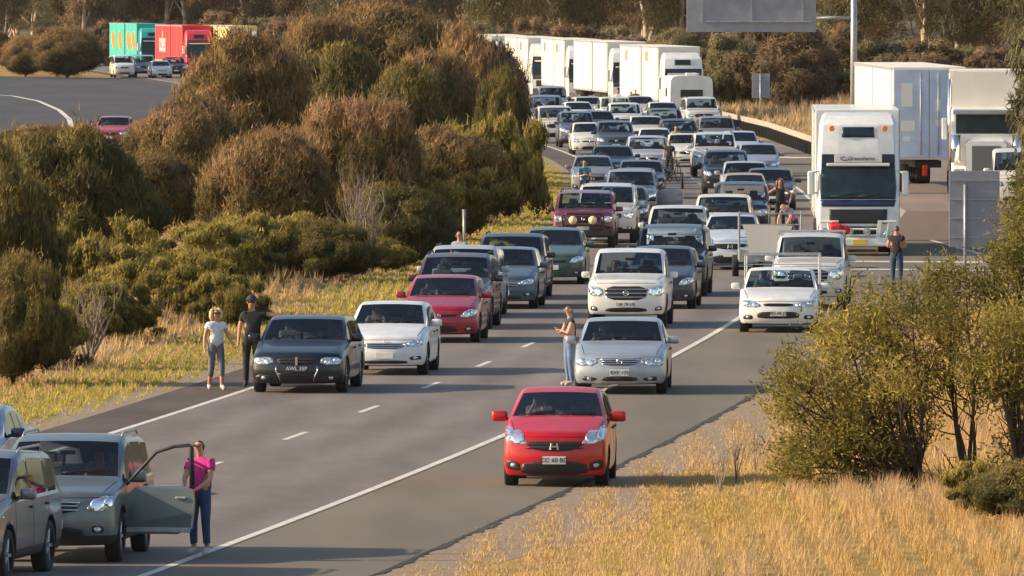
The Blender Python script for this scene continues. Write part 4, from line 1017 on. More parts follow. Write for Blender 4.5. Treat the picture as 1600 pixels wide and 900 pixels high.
# ragged bitumen lip along the right edge, the shadow there put into its dark colour
vs, fs = [], []
n = 700
for i in range(n + 1):
    Y = 60 + 205 * i / n; a = redge(Y) - .02 + random.uniform(-.02, .02); b = redge(Y) + .09 + random.uniform(-.05, .06) + .04 * math.sin(Y * 1.3)
    vs += [(XL(Y) + a, Y, .013), (XL(Y) + b, Y, .011)]
for i in range(n): fs.append((2 * i, 2 * i + 1, 2 * i + 3, 2 * i + 2))
me = bpy.data.meshes.new('bitumen_lip_shadow'); me.from_pydata(vs, [], fs); o = obj('bitumen_lip_shadow', me, M['bitumen']); o['kind'] = 'structure'
# opposite carriageway at far left
def PP(x, y, z=0): 
    p = (y - HORIZON) / CAM_H; v = P(x, p); return (v.x, v.y)
poly_sheet('far_carriageway', [PP(-90, 300), PP(235, 300), PP(262, 215), PP(300, 160), PP(300, 124), PP(240, 122.5), PP(-90, 117.5)], .0045, M['blue_asphalt'])
ln = [PP(-40, 146), PP(20, 150), PP(60, 158), PP(92, 172), PP(108, 186), PP(112, 200)]
vs = []; fs = []
for i, (x, y) in enumerate(ln): vs += [(x - .14, y, .009), (x + .14, y + .4, .009)]
for i in range(len(ln) - 1): fs.append((2 * i, 2 * i + 1, 2 * i + 3, 2 * i + 2))
me = bpy.data.meshes.new('curved_line'); me.from_pydata(vs, [], fs); o = obj('curved_line', me, M['line']); o['kind'] = 'structure'
# markings on the right-hand apron
def quad_mark(name, a, b, wd): 
    (x0, y0), (x1, y1) = PP(*a), PP(*b); d = Vector((x1 - x0, y1 - y0, 0)).normalized(); s = Vector((-d.y, d.x, 0)) * wd / 2
    me = bpy.data.meshes.new(name); me.from_pydata([(x0 - s.x, y0 - s.y, .014), (x1 - s.x, y1 - s.y, .014), (x1 + s.x, y1 + s.y, .014), (x0 + s.x, y0 + s.y, .014)], [], [(0, 1, 2, 3)])
    if me.polygons[0].normal.z < 0: me.flip_normals()
    o = obj(name, me, M['line']); o['kind'] = 'structure'
for a, b, wd in (((1405, 288), (1560, 332), .14), ((1405, 362), (1560, 405), .14), ((1325, 409), (1640, 411), 1.3), ((1325, 421), (1640, 424), 1.1), ((1170, 245), (1272, 247), 2.2), ((1160, 228), (1200, 229), 2.0)):
    quad_mark('painted_line', a, b, wd)

# ---- grass
def grass(name, regions, mats_, label):
    V, T = [], []
    for (y0, y1, o0, o1, n, h0, h1, wd, tmean, clump) in regions:
        Y = rng.uniform(y0, y1, n); O = rng.uniform(0, 1, n)
        xl = np.array([XL(y) for y in Y]); A = np.array([o0(y) if callable(o0) else o0 for y in Y]); B = np.array([o1(y) if callable(o1) else o1 for y in Y])
        X = xl + A + (B - A) * O
        # tufts: pull blades to tuft centres
        g = clump; cx = np.floor(X / g) * g + g * .5 + np.sin(Y * 12.9 + X) * g * .1; cy = np.floor(Y / (g * 2)) * g * 2 + g
        X = X * .45 + cx * .55 + rng.normal(size=n) * g * .14; Y2 = Y * .5 + cy * .5 + rng.normal(size=n) * g * .3
        patchn = .5 + .25 * np.sin(X * .9 + Y2 * .13) + .25 * np.sin(Y2 * .21 - X * 1.7 + 2)
        edge = np.clip(np.minimum(O, 1.0) * 4, .25, 1) 
        h = (h0 + (h1 - h0) * rng.uniform(0, 1, n) ** 1.5) * (.55 + .7 * patchn) * edge
        p = np.stack([X, Y2, np.zeros(n)], 1); d = unit(np.stack([rng.normal(size=n) * .28 + .1, rng.normal(size=n) * .28, np.ones(n)], 1))
        v, t = leaves(p, d, h, wd * rng.uniform(.6, 1.5, n), tmean + .26 * (patchn - .5) + .18 * (1 - edge) * 0 + rng.normal(size=n) * .12); V.append(v); T.append(t)
    o = obj(name, tri_mesh(name, np.concatenate(V), 3, np.concatenate(T), [mats_])); tag(o, label, 'grass', kind='stuff'); return o
M['grass_gold'] = leaf_mat('golden_dry_grass', [(.24, .18, .05), (.44, .29, .09), (.60, .38, .14), (.62, .42, .21), (.44, .31, .19)], .3, .8, .12)
M['grass_green'] = leaf_mat('short_yellow_green_grass', [(.17, .18, .04), (.33, .30, .06), (.50, .40, .10), (.60, .45, .17)], .3, .8, .12)
rv = lambda k: (lambda Y: redge(Y) + k)
grass('dry_grass', [(140, 262, rv(1.7), rv(12), 240000, .06, .36, .015, .66, .7), (140, 262, rv(.15), rv(3.2), 60000, .02, .11, .016, .62, .9),
                    (262, 300, rv(1), rv(14), 14000, .15, .5, .03, .6, .4)], M['grass_gold'], 'tall golden dry grass on the right hand verge')
grass('verge_grass', [(140, 215, rv(2.0), rv(4.8), 26000, .04, .15, .014, .66, .9)], M['grass_green'], 'short yellow green grass beside the right hand gravel')
grass('dry_grass', [(150, 420, lambda Y: -3.6, lambda Y: -17, 170000, .15, .85, .032, .74, .5), (420, 640, -3, -14, 20000, .2, .6, .05, .6, .5), (470, 700, lambda Y: redge(Y) + 1.2, lambda Y: redge(Y) + 34, 60000, .3, 1.1, .06, .85, .8)], M['grass_gold'], 'tall golden dry grass between the left shoulder and the shrubs')
grass('verge_grass', [(150, 520, -1.6, -4.6, 100000, .04, .18, .028, .45, .35)], M['grass_green'], 'short yellow green grass along the left shoulder')

# ---- shrubs and trees
protos = {}
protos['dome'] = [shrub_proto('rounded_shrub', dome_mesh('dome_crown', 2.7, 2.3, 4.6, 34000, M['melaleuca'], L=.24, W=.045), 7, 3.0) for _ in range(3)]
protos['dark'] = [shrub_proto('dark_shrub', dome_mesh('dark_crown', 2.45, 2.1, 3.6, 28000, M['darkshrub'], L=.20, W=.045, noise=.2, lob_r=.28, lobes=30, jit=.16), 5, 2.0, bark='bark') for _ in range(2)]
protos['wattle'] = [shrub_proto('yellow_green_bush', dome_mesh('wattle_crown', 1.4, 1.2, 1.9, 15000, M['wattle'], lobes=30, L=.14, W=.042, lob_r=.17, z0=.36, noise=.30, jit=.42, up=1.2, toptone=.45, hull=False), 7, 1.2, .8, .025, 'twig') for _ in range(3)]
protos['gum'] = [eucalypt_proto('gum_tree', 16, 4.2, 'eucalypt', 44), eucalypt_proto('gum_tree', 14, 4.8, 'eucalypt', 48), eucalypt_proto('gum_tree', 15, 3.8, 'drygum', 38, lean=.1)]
protos['low'] = [shrub_proto('scrub_tree', dome_mesh('scrub_crown', 3.3, 2.6, 6.2, 30000, M[m_], lobes=34, L=.26, W=.085, lob_r=.20, noise=.28, jit=.34, up=-.3, toptone=.3, hull=False), 7, 4.4, .6, .08) for m_ in ('eucalypt', 'drygum')]
used = set()
def plant(kind, px, p, h, wd, label, group, k=0, name=None, cat='shrub', dep=None, z=0):
    """h metres tall, wd metres wide"""
    src = protos[kind][k % len(protos[kind])]
    o = src if src.name not in used else copy_tree(src)
    used.add(src.name)
    base = {'dome': (5.4, 4.6), 'dark': (4.9, 3.6), 'wattle': (2.8, 1.9), 'gum': (8, 16), 'low': (6.6, 6.3)}[kind]
    o.location = P(px, p, z); o.rotation_euler = (0, 0, random.uniform(0, 6.28)); o.scale = (wd / base[0], (dep or wd) / base[0], h / base[1])
    tag(o, label, cat, group); return o
# ---------------------------------------------------------------- planting
G1 = 'brown tipped rounded shrubs in the median'
def hh(top, p): return CAM_H - (top - HORIZON) / p
domes = [(385, 41, 58, 250, 'tall rounded brown tipped shrub at the end of the far carriageway, olive below'), (600, 29, 8, 300, 'tallest rounded shrub of the median, brown crown against the gum trees'),
 (505, 29.5, 20, 190, 'rounded brown shrub left of the tallest median shrub'), (740, 37, 50, 185, 'large rounded shrub whose dark right side reaches the queue of cars'),
 (672, 39, 84, 190, 'brown shrub between the tallest median shrub and the one beside the queue'), (560, 50, 146, 220, 'dome shaped shrub with pale bare stems at the middle of the median'),
 (300, 46, 158, 215, 'pinkish brown shrub below the tall one by the far carriageway'), (420, 53, 205, 220, 'brown shrub at the left foot of the dome shaped shrub'),
 (215, 50, 235, 230, 'low brown shrub above the yellow green bushes at left'), (700, 47, 205, 200, 'brown shrub behind the pale green bush near the queue'),
 (70, 35, 196, 190, 'brown topped shrub in front of the far carriageway at left edge'), (245, 36, 186, 130, 'small brown shrub beside the red car on the far carriageway')]
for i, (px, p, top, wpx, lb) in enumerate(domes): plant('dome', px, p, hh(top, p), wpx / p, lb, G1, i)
darks = [(540, 38, 74, 235, 'dark green shrub behind the dome shaped shrub'), (632, 39.5, 100, 160, 'dark shrub right of the dome shaped shrub'), (110, 57, 200, 290, 'big dark green shrub at the left under the far carriageway'),
 (5, 66, 262, 190, 'dark shrub cut by the left picture edge, olive tips'), (630, 55, 290, 210, 'dark shrub low at the right foot of the dome shaped shrub'), (785, 40, 110, 100, 'dark steep sided shrub nearest to the parked queue'),
 (20, 78, 400, 190, 'dark low tree at the left edge above the verge'), (-30, 60, 215, 170, 'dark shrub behind the one cut by the left edge'), (500, 58, 345, 190, 'dark undergrowth between the yellow green bushes')]
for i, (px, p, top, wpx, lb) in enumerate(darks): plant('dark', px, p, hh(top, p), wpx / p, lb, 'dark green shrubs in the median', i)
ws = [(165, 67, 342, 120), (235, 68, 372, 140), (325, 64, 352, 150), (300, 70, 398, 120), (450, 61, 322, 130), (395, 63, 338, 110), (510, 62, 345, 110), (775, 46, 166, 110), (715, 46, 205, 120), (815, 44, 190, 60), (130, 75, 430, 120), (60, 80, 470, 110), (700, 50, 260, 120), (600, 61, 360, 90), (190, 74, 440, 90), (355, 72, 425, 80)]
wl = ['yellow green bush with the palest tip, above the blonde woman', 'bright green bush left of the blonde woman', 'wide green bush above the man in the cap', 'low bush in the dry grass above the man in the cap', 'yellow green bush at the foot of the dome shaped shrub', 'small yellow bush between two wider green ones', 'yellow green bush under the bare grey shrub',
      'tall pale green bush against the dark shrub by the queue', 'pale green bush left of the tallest pale green one', 'narrow green bush at the road end of the median', 'grey green bush at the left beside the dark low tree', 'low green bush at the verge on the left edge', 'olive bush under the pale green bushes', 'small bush at the foot of the bare grey shrub', 'small scrubby bush left of the blonde woman', 'smallest bush in the dry grass behind the man in the cap']
for i, ((px, p, top, wpx), lb) in enumerate(zip(ws, wl)):
    if px < 640 and p > 60: p -= 5
    plant('wattle', px, p, hh(top + 8, p), wpx * 1.55 / p, lb, 'yellow green bushes in front of the median shrubs', i)
def bare(px, p, top, w, label, n=9):
    e = empty('bare_shrub', P(px, p)); tag(e, label, 'shrub'); h = hh(top, p)
    for k in range(3):
        bm = bmesh.new(); limbs(bm, (random.uniform(-.2, .2), random.uniform(-.2, .2), 0), n // 3, h * .62, w, .045, 5, .35, 3); obj('stem', bm, M['twig'], e, smooth=True)
bare(560, 57, 232, .55, 'leafless grey shrub with fine upright twigs in front of the dome shaped shrub', 12)
bare(150, 74, 410, .5, 'leafless brown shrub beside the grass on the left', 9)
bare(330, 45, 150, .6, 'leafless pale stems standing through the pinkish brown shrub', 6)
# backdrop: gum trees and scrub, nearer on the right
random.seed(21)
gi = 0
ord_ = 'farthest'
gum_names = []
def back(px, p, h, wd, kind, k, lb): 
    o = plant(kind, px, p, h, wd, lb, 'gum trees behind the highway' if kind == 'gum' else 'scrub under the gum trees', k, cat='tree')
where = [(0, 90, 'at the far left corner'), (90, 180, 'left of the green truck'), (180, 260, 'above the green truck'), (260, 330, 'above the red truck'), (330, 410, 'above the pale yellow trailer'), (410, 520, 'behind the tallest median shrub'), (520, 640, 'over the middle of the median'),
         (640, 750, 'left of the white truck queue'), (750, 830, 'above the last white truck'), (830, 900, 'above the middle of the white truck queue'), (900, 980, 'above the front half of the white truck queue'), (980, 1070, 'above the foremost white truck'), (1070, 1180, 'behind the left end of the big sign'), (1180, 1290, 'behind the right end of the big sign'), (1290, 1380, 'beside the tall sign pole'), (1380, 1480, 'above the trailer with shade tinted doors'), (1480, 1700, 'at the top right corner')]
kinds = ['tall pale trunked gum', 'rough brown gum', 'leaning dry gum']
def wher(px):
    for a, b, s in where:
        if a <= px < b: return s
    return 'beyond the ' + ('left' if px < 0 else 'right') + ' picture edge'
cnt = {}
def lab(px, kind, k, row):
    base = (kinds[k % 3] if kind == 'gum' else ['olive scrub tree', 'dry brown scrub tree'][k % 2]); s = base + ' ' + wher(px)
    key = s; cnt[key] = cnt.get(key, 0) + 1
    return s + ('' if cnt[key] == 1 else [', the deeper one', ', the deepest one', ', mostly hidden by the others', ', barely showing', ', a thin one', ', a mere tip'][min(5, cnt[key] - 2)])
k = 0
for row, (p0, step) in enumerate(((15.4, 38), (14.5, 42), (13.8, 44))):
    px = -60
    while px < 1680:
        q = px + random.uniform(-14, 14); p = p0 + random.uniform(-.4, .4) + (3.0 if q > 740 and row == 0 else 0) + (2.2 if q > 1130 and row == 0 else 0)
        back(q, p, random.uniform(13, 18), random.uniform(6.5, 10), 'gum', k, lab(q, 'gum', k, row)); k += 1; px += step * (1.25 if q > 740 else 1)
px = -60
while px < 1680:
    q = px + random.uniform(-10, 10); p = (16.0 if q < 420 else 16.6 if q < 740 else 19.6 if q < 1120 else 23.5) + random.uniform(-.4, .4)
    hgt = random.uniform(3.0, 5.5)
    back(q, p, hgt, random.uniform(5.5, 8), 'low', k, lab(q, 'low', k, 2)); k += 1; px += 46 if q < 1120 else 60
for px, p, h, wd, lb in ((105, 18.5, 4.2, 7.0, 'dusky brown shrub behind the far carriageway, left of the green truck'), (40, 18.2, 3.4, 5, 'low brown shrub behind the far carriageway at the left edge')): plant('dome', px, p, h, wd, lb, None, 1)
for px, p, h, wd, kk, lb in ((1728, 50, 10.5, 7.0, 0, 'grey green tree hanging over the trucks at the right edge'), (1712, 60, 7.6, 5.0, 0, 'olive tree at the right edge beside the grey sign back'), (1240, 25, 6.2, 7.5, 1, 'dry orange brown scrub tree beside the small square sign'), (1150, 24.5, 5.2, 5, 0, 'dark olive scrub left of the small square sign')):
    plant('low', px, p, h, wd, lb, None, kk, cat='tree')
# foreground shrub on the right verge: trunks and limbs spreading to leaf clumps
def fore_shrub():
    p = 98.0; bx = (1500 - 800) / p; by = F_PX / p
    e = empty('spreading_shrub', (bx, by, 0)); tag(e, 'olive wide spreading shrub with dark open limbs in the right foreground', 'shrub')
    def W(x, y, dy=0): return Vector(((x - 1500) / p, dy, CAM_H - (y - HORIZON) / p))
    cl = [(1380, 725, 30), (1430, 700, 30), (1222, 600, 24), (1232, 710, 26), (1290, 700, 30), (1345, 665, 34), (1228, 640, 30), (1250, 690, 34), (1270, 600, 34), (1300, 560, 40), (1340, 615, 40), (1290, 650, 36), (1240, 585, 26), (1310, 520, 34), (1350, 540, 40), (1390, 520, 40), (1420, 560, 44), (1370, 495, 30), (1430, 475, 34), (1480, 500, 46), (1470, 430, 30), (1520, 450, 40), (1560, 520, 50), (1590, 450, 45), (1620, 560, 55), (1530, 570, 40), (1640, 480, 50),
          (1330, 690, 34), (1380, 660, 36), (1310, 740, 24), (1440, 640, 30), (1580, 600, 44), (1640, 650, 50), (1250, 740, 20), (1480, 775, 28), (1530, 765, 34), (1600, 780, 46), (1560, 400, 34), (1600, 370, 34), (1590, 330, 22), (1620, 290, 26), (1400, 600, 30), (1480, 570, 30)]
    V, T = [], []; bm = bmesh.new(); roots = [W(1440, 800, .2), W(1515, 800, 0), W(1590, 800, -.3)]
    for r_ in roots: r_.z = 0
    for i, (x, y, r) in enumerate(cl):
        dy = random.uniform(-1.3, 1.3) * (1 if 1260 < x < 1640 else .5); c = W(x, y, dy); rr = r / p * 1.12; n = int(980 * (r / 36) ** 2)
        sub = [np.array(c[:]) + rng.normal(size=3) * rr * .55 for _ in range(7)]
        ctr = np.array([sub[j] for j in rng.integers(0, 7, n)])
        u = rng.normal(size=(n, 3)) * np.array([rr * .42, rr * .6, rr * .34]); pos = ctr + u
        dr = unit(rng.normal(size=(n, 3)) + np.array([-.2, 0, .5])); tone = .40 + rng.normal() * .10 + rng.normal(size=n) * .13
        keep = pos[:, 2] > .05
        v, t = leaves(pos[keep], dr[keep], .11 * rng.uniform(.6, 1.4, keep.sum()), .03, tone[keep]); V.append(v); T.append(t)
        ro = min(roots, key=lambda q: abs(q.x - c.x) + (0 if q.x > c.x - .3 else 3)); pts = []
        for s in range(7):
            f = s / 6; m_ = ro.lerp(c, f); m_.z = ro.z + (c.z - ro.z) * (f ** 1.5 * .6 + f * .4) + .12 * math.sin(f * 9 + i) * f; m_.x += .10 * math.sin(f * 7 + i * 2) * f; pts.append(m_)
        r0 = .035 + .012 * (r / 36); bm_tube(bm, pts, [r0 * (1 - .13 * s) for s in range(7)], 6, False)
        for q in (3, 4, 5):
            for _ in range(3):
                d = Vector((random.uniform(-.6, .3), random.uniform(-.5, .5), random.uniform(.1, .6))); bm_tube(bm, [pts[q], pts[q] + d * .5, pts[q] + d * .9 + Vector((0, 0, .15))], [.014, .01, .005], 4, False)
    obj('crown', tri_mesh('fore_crown', np.concatenate(V), 3, np.concatenate(T), [M['fore']]), None, e); obj('trunk', bm, M['bark'], e, smooth=True)
fore_shrub()
plant('dark', 1640, 105, .95, 2.6, 'dull olive bush at the bottom right corner', None, 1)
plant('wattle', 1545, 103, .75, 1.3, 'bright green low bush at the foot of the spreading shrub', None, 0)
# tall dry weeds beside the shrub
for px, p, h, lb in ((1150, 97, 1.1, 'tall dry weed stalks left of the spreading shrub'), (1125, 99, .9, 'thinner dry weed stalks nearest to the red hatchback'), (1180, 95, 1.0, 'dry weed stalks closest to the spreading shrub')):
    e = empty('dry_weed', P(px, p)); tag(e, lb, 'weed')
    bm = bmesh.new(); limbs(bm, (0, 0, 0), 5, h * .8, .35, .010, 4, .2, 2); obj('stalk', bm, M['twig'], e)

# ---------------------------------------------------------------- signs, rail, posts
def big_sign():
    p = 30.0; e = empty('gantry_sign', P(1334, p)); tag(e, 'huge grey sign seen from behind, cut by the top edge, on a tall pole', 'sign')
    x0 = (1073 - 1334) / p; x1 = (1275 - 1334) / p; zb = CAM_H - 77 / p; zt = zb + 4.2
    box('panel', ((x0 + x1) / 2, 0, (zb + zt) / 2), (x1 - x0, .12, zt - zb), M['grey_alu'], e, .01)
    bm = bmesh.new()
    for z in (zb + .55, zb + 2.0, zb + 3.4): bm_box(bm, ((x0 + x1) / 2 + .4, -.12, z), (x1 - x0 - 1.2, .1, .09))
    for x in (x0 + .8, (x0 + x1) / 2, x1 - .7): bm_box(bm, (x, -.1, zb + 2.1), (.08, .06, 3.2))
    obj('frame', bm, M['steel'], e)
    tube('pole', [(0, 0, 0), (0, 0, 9.5)], [.20, .15], M['steel'], e, 14); tube('arm', [(0, 0, zb + .75), (x1, 0, zb + .75)], .09, M['steel'], e); tube('arm', [(0, 0, zb + 2.6), (x1, 0, zb + 2.6)], .09, M['steel'], e)
big_sign()
def small_sign(px, pb, x0, x1, y0, y1, name, label, postx=None, posttop=None, ribs=0, z=0):
    e = empty(name, P(px, pb, z)); tag(e, label, 'sign'); Z = lambda y: CAM_H - (y - HORIZON) / pb - z
    a, b = (x0 - px) / pb, (x1 - px) / pb
    box('panel', ((a + b) / 2, 0, (Z(y0) + Z(y1)) / 2), (b - a, .03, Z(y0) - Z(y1)), M['grey_alu'], e, .008)
    for k in range(ribs): box('rib', ((a + b) / 2, -.03, Z(y1) + (Z(y0) - Z(y1)) * (k + .5) / ribs), ((b - a) * .96, .03, .035), M['steel'], e)
    tube('post', [(0, -.05, 0), (0, -.05, Z(posttop or y0))], .04, M['steel'], e, 10)
small_sign(1188, 27.5, 1175, 1203, 115, 153, 'road_sign', 'small square grey sign back on a thin post beyond the guard rail', ribs=2)
small_sign(1508, 58.5, 1483, 1562, 267, 386, 'road_sign', 'pale grey ribbed sign back on a post beside the right edge trees', ribs=4, posttop=288)
small_sign(725, 52, 722, 728, 327, 338, 'marker_post', 'thin grey marker post standing in the left verge')
# guard rail
def guard_rail():
    pts = [P(1120, 27.6), P(1150, 28.6), P(1200, 30.2), P(1272, 33.5), P(1300, 34.8)]
    e = empty('guard_rail', pts[0]); tag(e, 'long sunlit steel guard rail curving behind the white truck', 'guard rail')
    L = [q - pts[0] for q in pts]; vs = []; fs = []
    prof = [(0, .86), (-.05, .82), (-.05, .76), (0, .71), (-.05, .66), (-.05, .60), (0, .56)]
    bm = bmesh.new(); rows = []
    for q in L: rows.append([bm.verts.new((q.x, q.y + dy, z)) for dy, z in prof])
    for a, b in zip(rows, rows[1:]):
        for k in range(len(a) - 1): bm.faces.new((a[k], a[k + 1], b[k + 1], b[k]))
    r_ = obj('rail', bm, mat('rail_zinc', (.42, .36, .30), .6, .2), e, smooth=True); sd_ = r_.modifiers.new('t', 'SOLIDIFY'); sd_.thickness = .01
    tot = [0]
    for a, b in zip(L, L[1:]): tot.append(tot[-1] + (b - a).length)
    n = int(tot[-1] / 2.6)
    for k in range(n + 1):
        s = tot[-1] * k / n; i = max(j for j in range(len(L) - 1) if tot[j] <= s + 1e-6); q = L[i].lerp(L[i + 1], (s - tot[i]) / (tot[i + 1] - tot[i]))
        box('post', (q.x, q.y - .06, .3), (.30, .12, .6), M['trim'], e, .01)
guard_rail()

# ---------------------------------------------------------------- cars
def place(root, px, p, rot=None, dz=0):
    q = P(px, p, dz); root.location = q
    s = SLOPE(q.y) if rot is None else math.tan(R(rot))
    root.rotation_euler = (0, 0, -math.atan(s)); return root
SILVER = (.30, .32, .35); WHITE = (.74, .74, .73); CREAM = (.72, .70, .64); BLACK = (.012, .013, .018); NAVY = (.010, .018, .05); GREY = (.12, .13, .15); DGREY = (.022, .025, .03); BLUEG = (.07, .10, .14)
feet = []
def foot(o): 
    c, s = math.cos(o.rotation_euler.z), math.sin(o.rotation_euler.z); L, W = o['_L'], o['_W'] / 2
    feet.append((o.name, o['label'], [(o.location.x + x * c - y * s, o.location.y + x * s + y * c) for x, y in ((-W, 0), (W, 0), (W, L), (-W, L))]))
def hero(kind, name, px, p, col, label, cat='car', rot=None, **kw):
    o = make_car(kind, name, label, cat, **kw); tree_color(o, col); place(o, px, p, rot); foot(o); return o
protosC = {}
# near vehicles, each with its own details
jazz = hero('small_hatch', 'hatchback', 866, 98, (.52, .003, .008), 'bright red small hatchback driving on the right shoulder, nearest to the camera', plate='CC 60 BD', mirror=1.15, rot=3.2)
hero('sedan', 'sedan', 968, 80, (.42, .45, .50), 'silver sedan in the right lane directly behind the bright red hatchback', plate='BXF 176', chrome_grille=1, paintmat='paint_metal', rot=2.6)
hero('dark_wagon', 'station_wagon', 463, 79.8, (.006, .008, .016), 'black station wagon at the head of the left lane with chrome strips', plate='AWL 35P', rot=4.6, pdark=1)
hero('liftback', 'sedan', 600, 76.3, (.76, .77, .79), 'clean white car beside the black station wagon, chrome edged grille', rot=4.2)
hero('hatch', 'hatchback', 686, 70, (.34, .012, .03), 'dark red hatchback behind the clean white car', plate='BJ 21 QC', platex=-.12, rot=3.6)
hero('ute', 'pickup', 978, 67.2, (.76, .75, .72), 'white pickup with big chrome barred grille behind the silver sedan', 'pickup', plate='DA 78 UK', rot=3.4)
falc = hero('muscle_sedan', 'pickup', 1216, 68, (.78, .77, .75), 'low white pickup with a ladder rack on the right shoulder', 'pickup', plate='BN 48 JT', rr=(2.75, 1.39), rg=(2.95, 1.02), cp=2.6, bp=2.4, cab_only=1, rot=3.0)
bm = bmesh.new()
for s in (-1, 1):
    for y in (3.3, 4.8): bm_tube(bm, [(s * .86, y, .9), (s * .86, y, 1.72)], .022, 6)
    bm_tube(bm, [(s * .86, 3.3, 1.72), (s * .86, 4.8, 1.72)], .02, 6)
for y in (3.3, 4.8): bm_tube(bm, [(-.88, y, 1.72), (.88, y, 1.72)], .02, 6)
bm_tube(bm, [(-.2, 3.3, 1.02), (-.2, 3.3, 1.72)], .015, 6); bm_tube(bm, [(-.86, 3.3, 1.5), (.86, 3.3, 1.5)], .012, 6)
obj('ladder_rack', bm, M['steel'], falc)
rav = hero('suv', 'suv', 76, 113, (.17, .205, .215), 'grey green suv with its front door open at the bottom left', 'suv', paintmat='paint_metal', pm=1, rot=5.6, chrome_grille=1, railmat='steel', mirror=1.1)
make_door(rav, dict(CT['suv'], pm=1), 1, .98, 84); tree_color(rav, (.17, .205, .215))
hero('suv', 'suv', -112, 117, (.20, .20, .22), 'dark silver suv cut off by the bottom left corner', 'suv', paintmat='paint_metal', rot=9.5, railmat='steel')
hero('sedan', 'sedan', -100, 101, (.30, .36, .46), 'pale blue car behind the open door suv at the left edge', mirmat='navy', rot=6)
gv = hero('hatch', 'sedan', 862, 58.6, (.06, .10, .085), 'dull green sedan with deep green front bumper in the left lane', rot=2.6)
bvg = bmesh.new(); bvg.from_mesh(gv.children[0].data); bb = BVHTree.FromBMesh(bvg); bvg.free()
patch(bb, 'green_bumper', [(-.84, .25), (.84, .25), (.84, .62), (-.84, .62)], mat('green_panel', (.008, .17, .07), .35, coat=.5), gv, off=.003, grid=.08, rnd=0)
lc = hero('fourwd', 'four_wheel_drive', 911, 51.5, (.15, .025, .065), 'maroon four wheel drive with bull bar and two yellow driving lamps', 'suv', H=1.72, cowl=(1.34, 1.16), rf=(1.88, 1.64), rr=(4.5, 1.65), belt=1.06)
bm = bmesh.new()
bm_tube(bm, [(-.62, -.08, .45), (-.62, -.1, .98), (-.5, -.1, 1.05), (.5, -.1, 1.05), (.62, -.1, .98), (.62, -.08, .45)], .035, 8); bm_tube(bm, [(-.9, 0, .62), (-.62, -.1, .70), (.62, -.1, .70), (.9, 0, .62)], .03, 8); bm_box(bm, (0, -.06, .46), (1.84, .16, .20), None, .04, 2)
obj('bull_bar', bm, M['trim'], lc)
for s in (-1, 1):
    bm = bmesh.new(); lathe_x(bm, [(-.05, .001), (-.05, .09), (.03, .13), (.035, .001)], 18); o = obj('driving_lamp', bm, mat('yellow_lamp', (.80, .66, .36), .25), lc, smooth=True); o.location = (s * .30, -.18, .86); o.rotation_euler = (0, 0, R(-90))

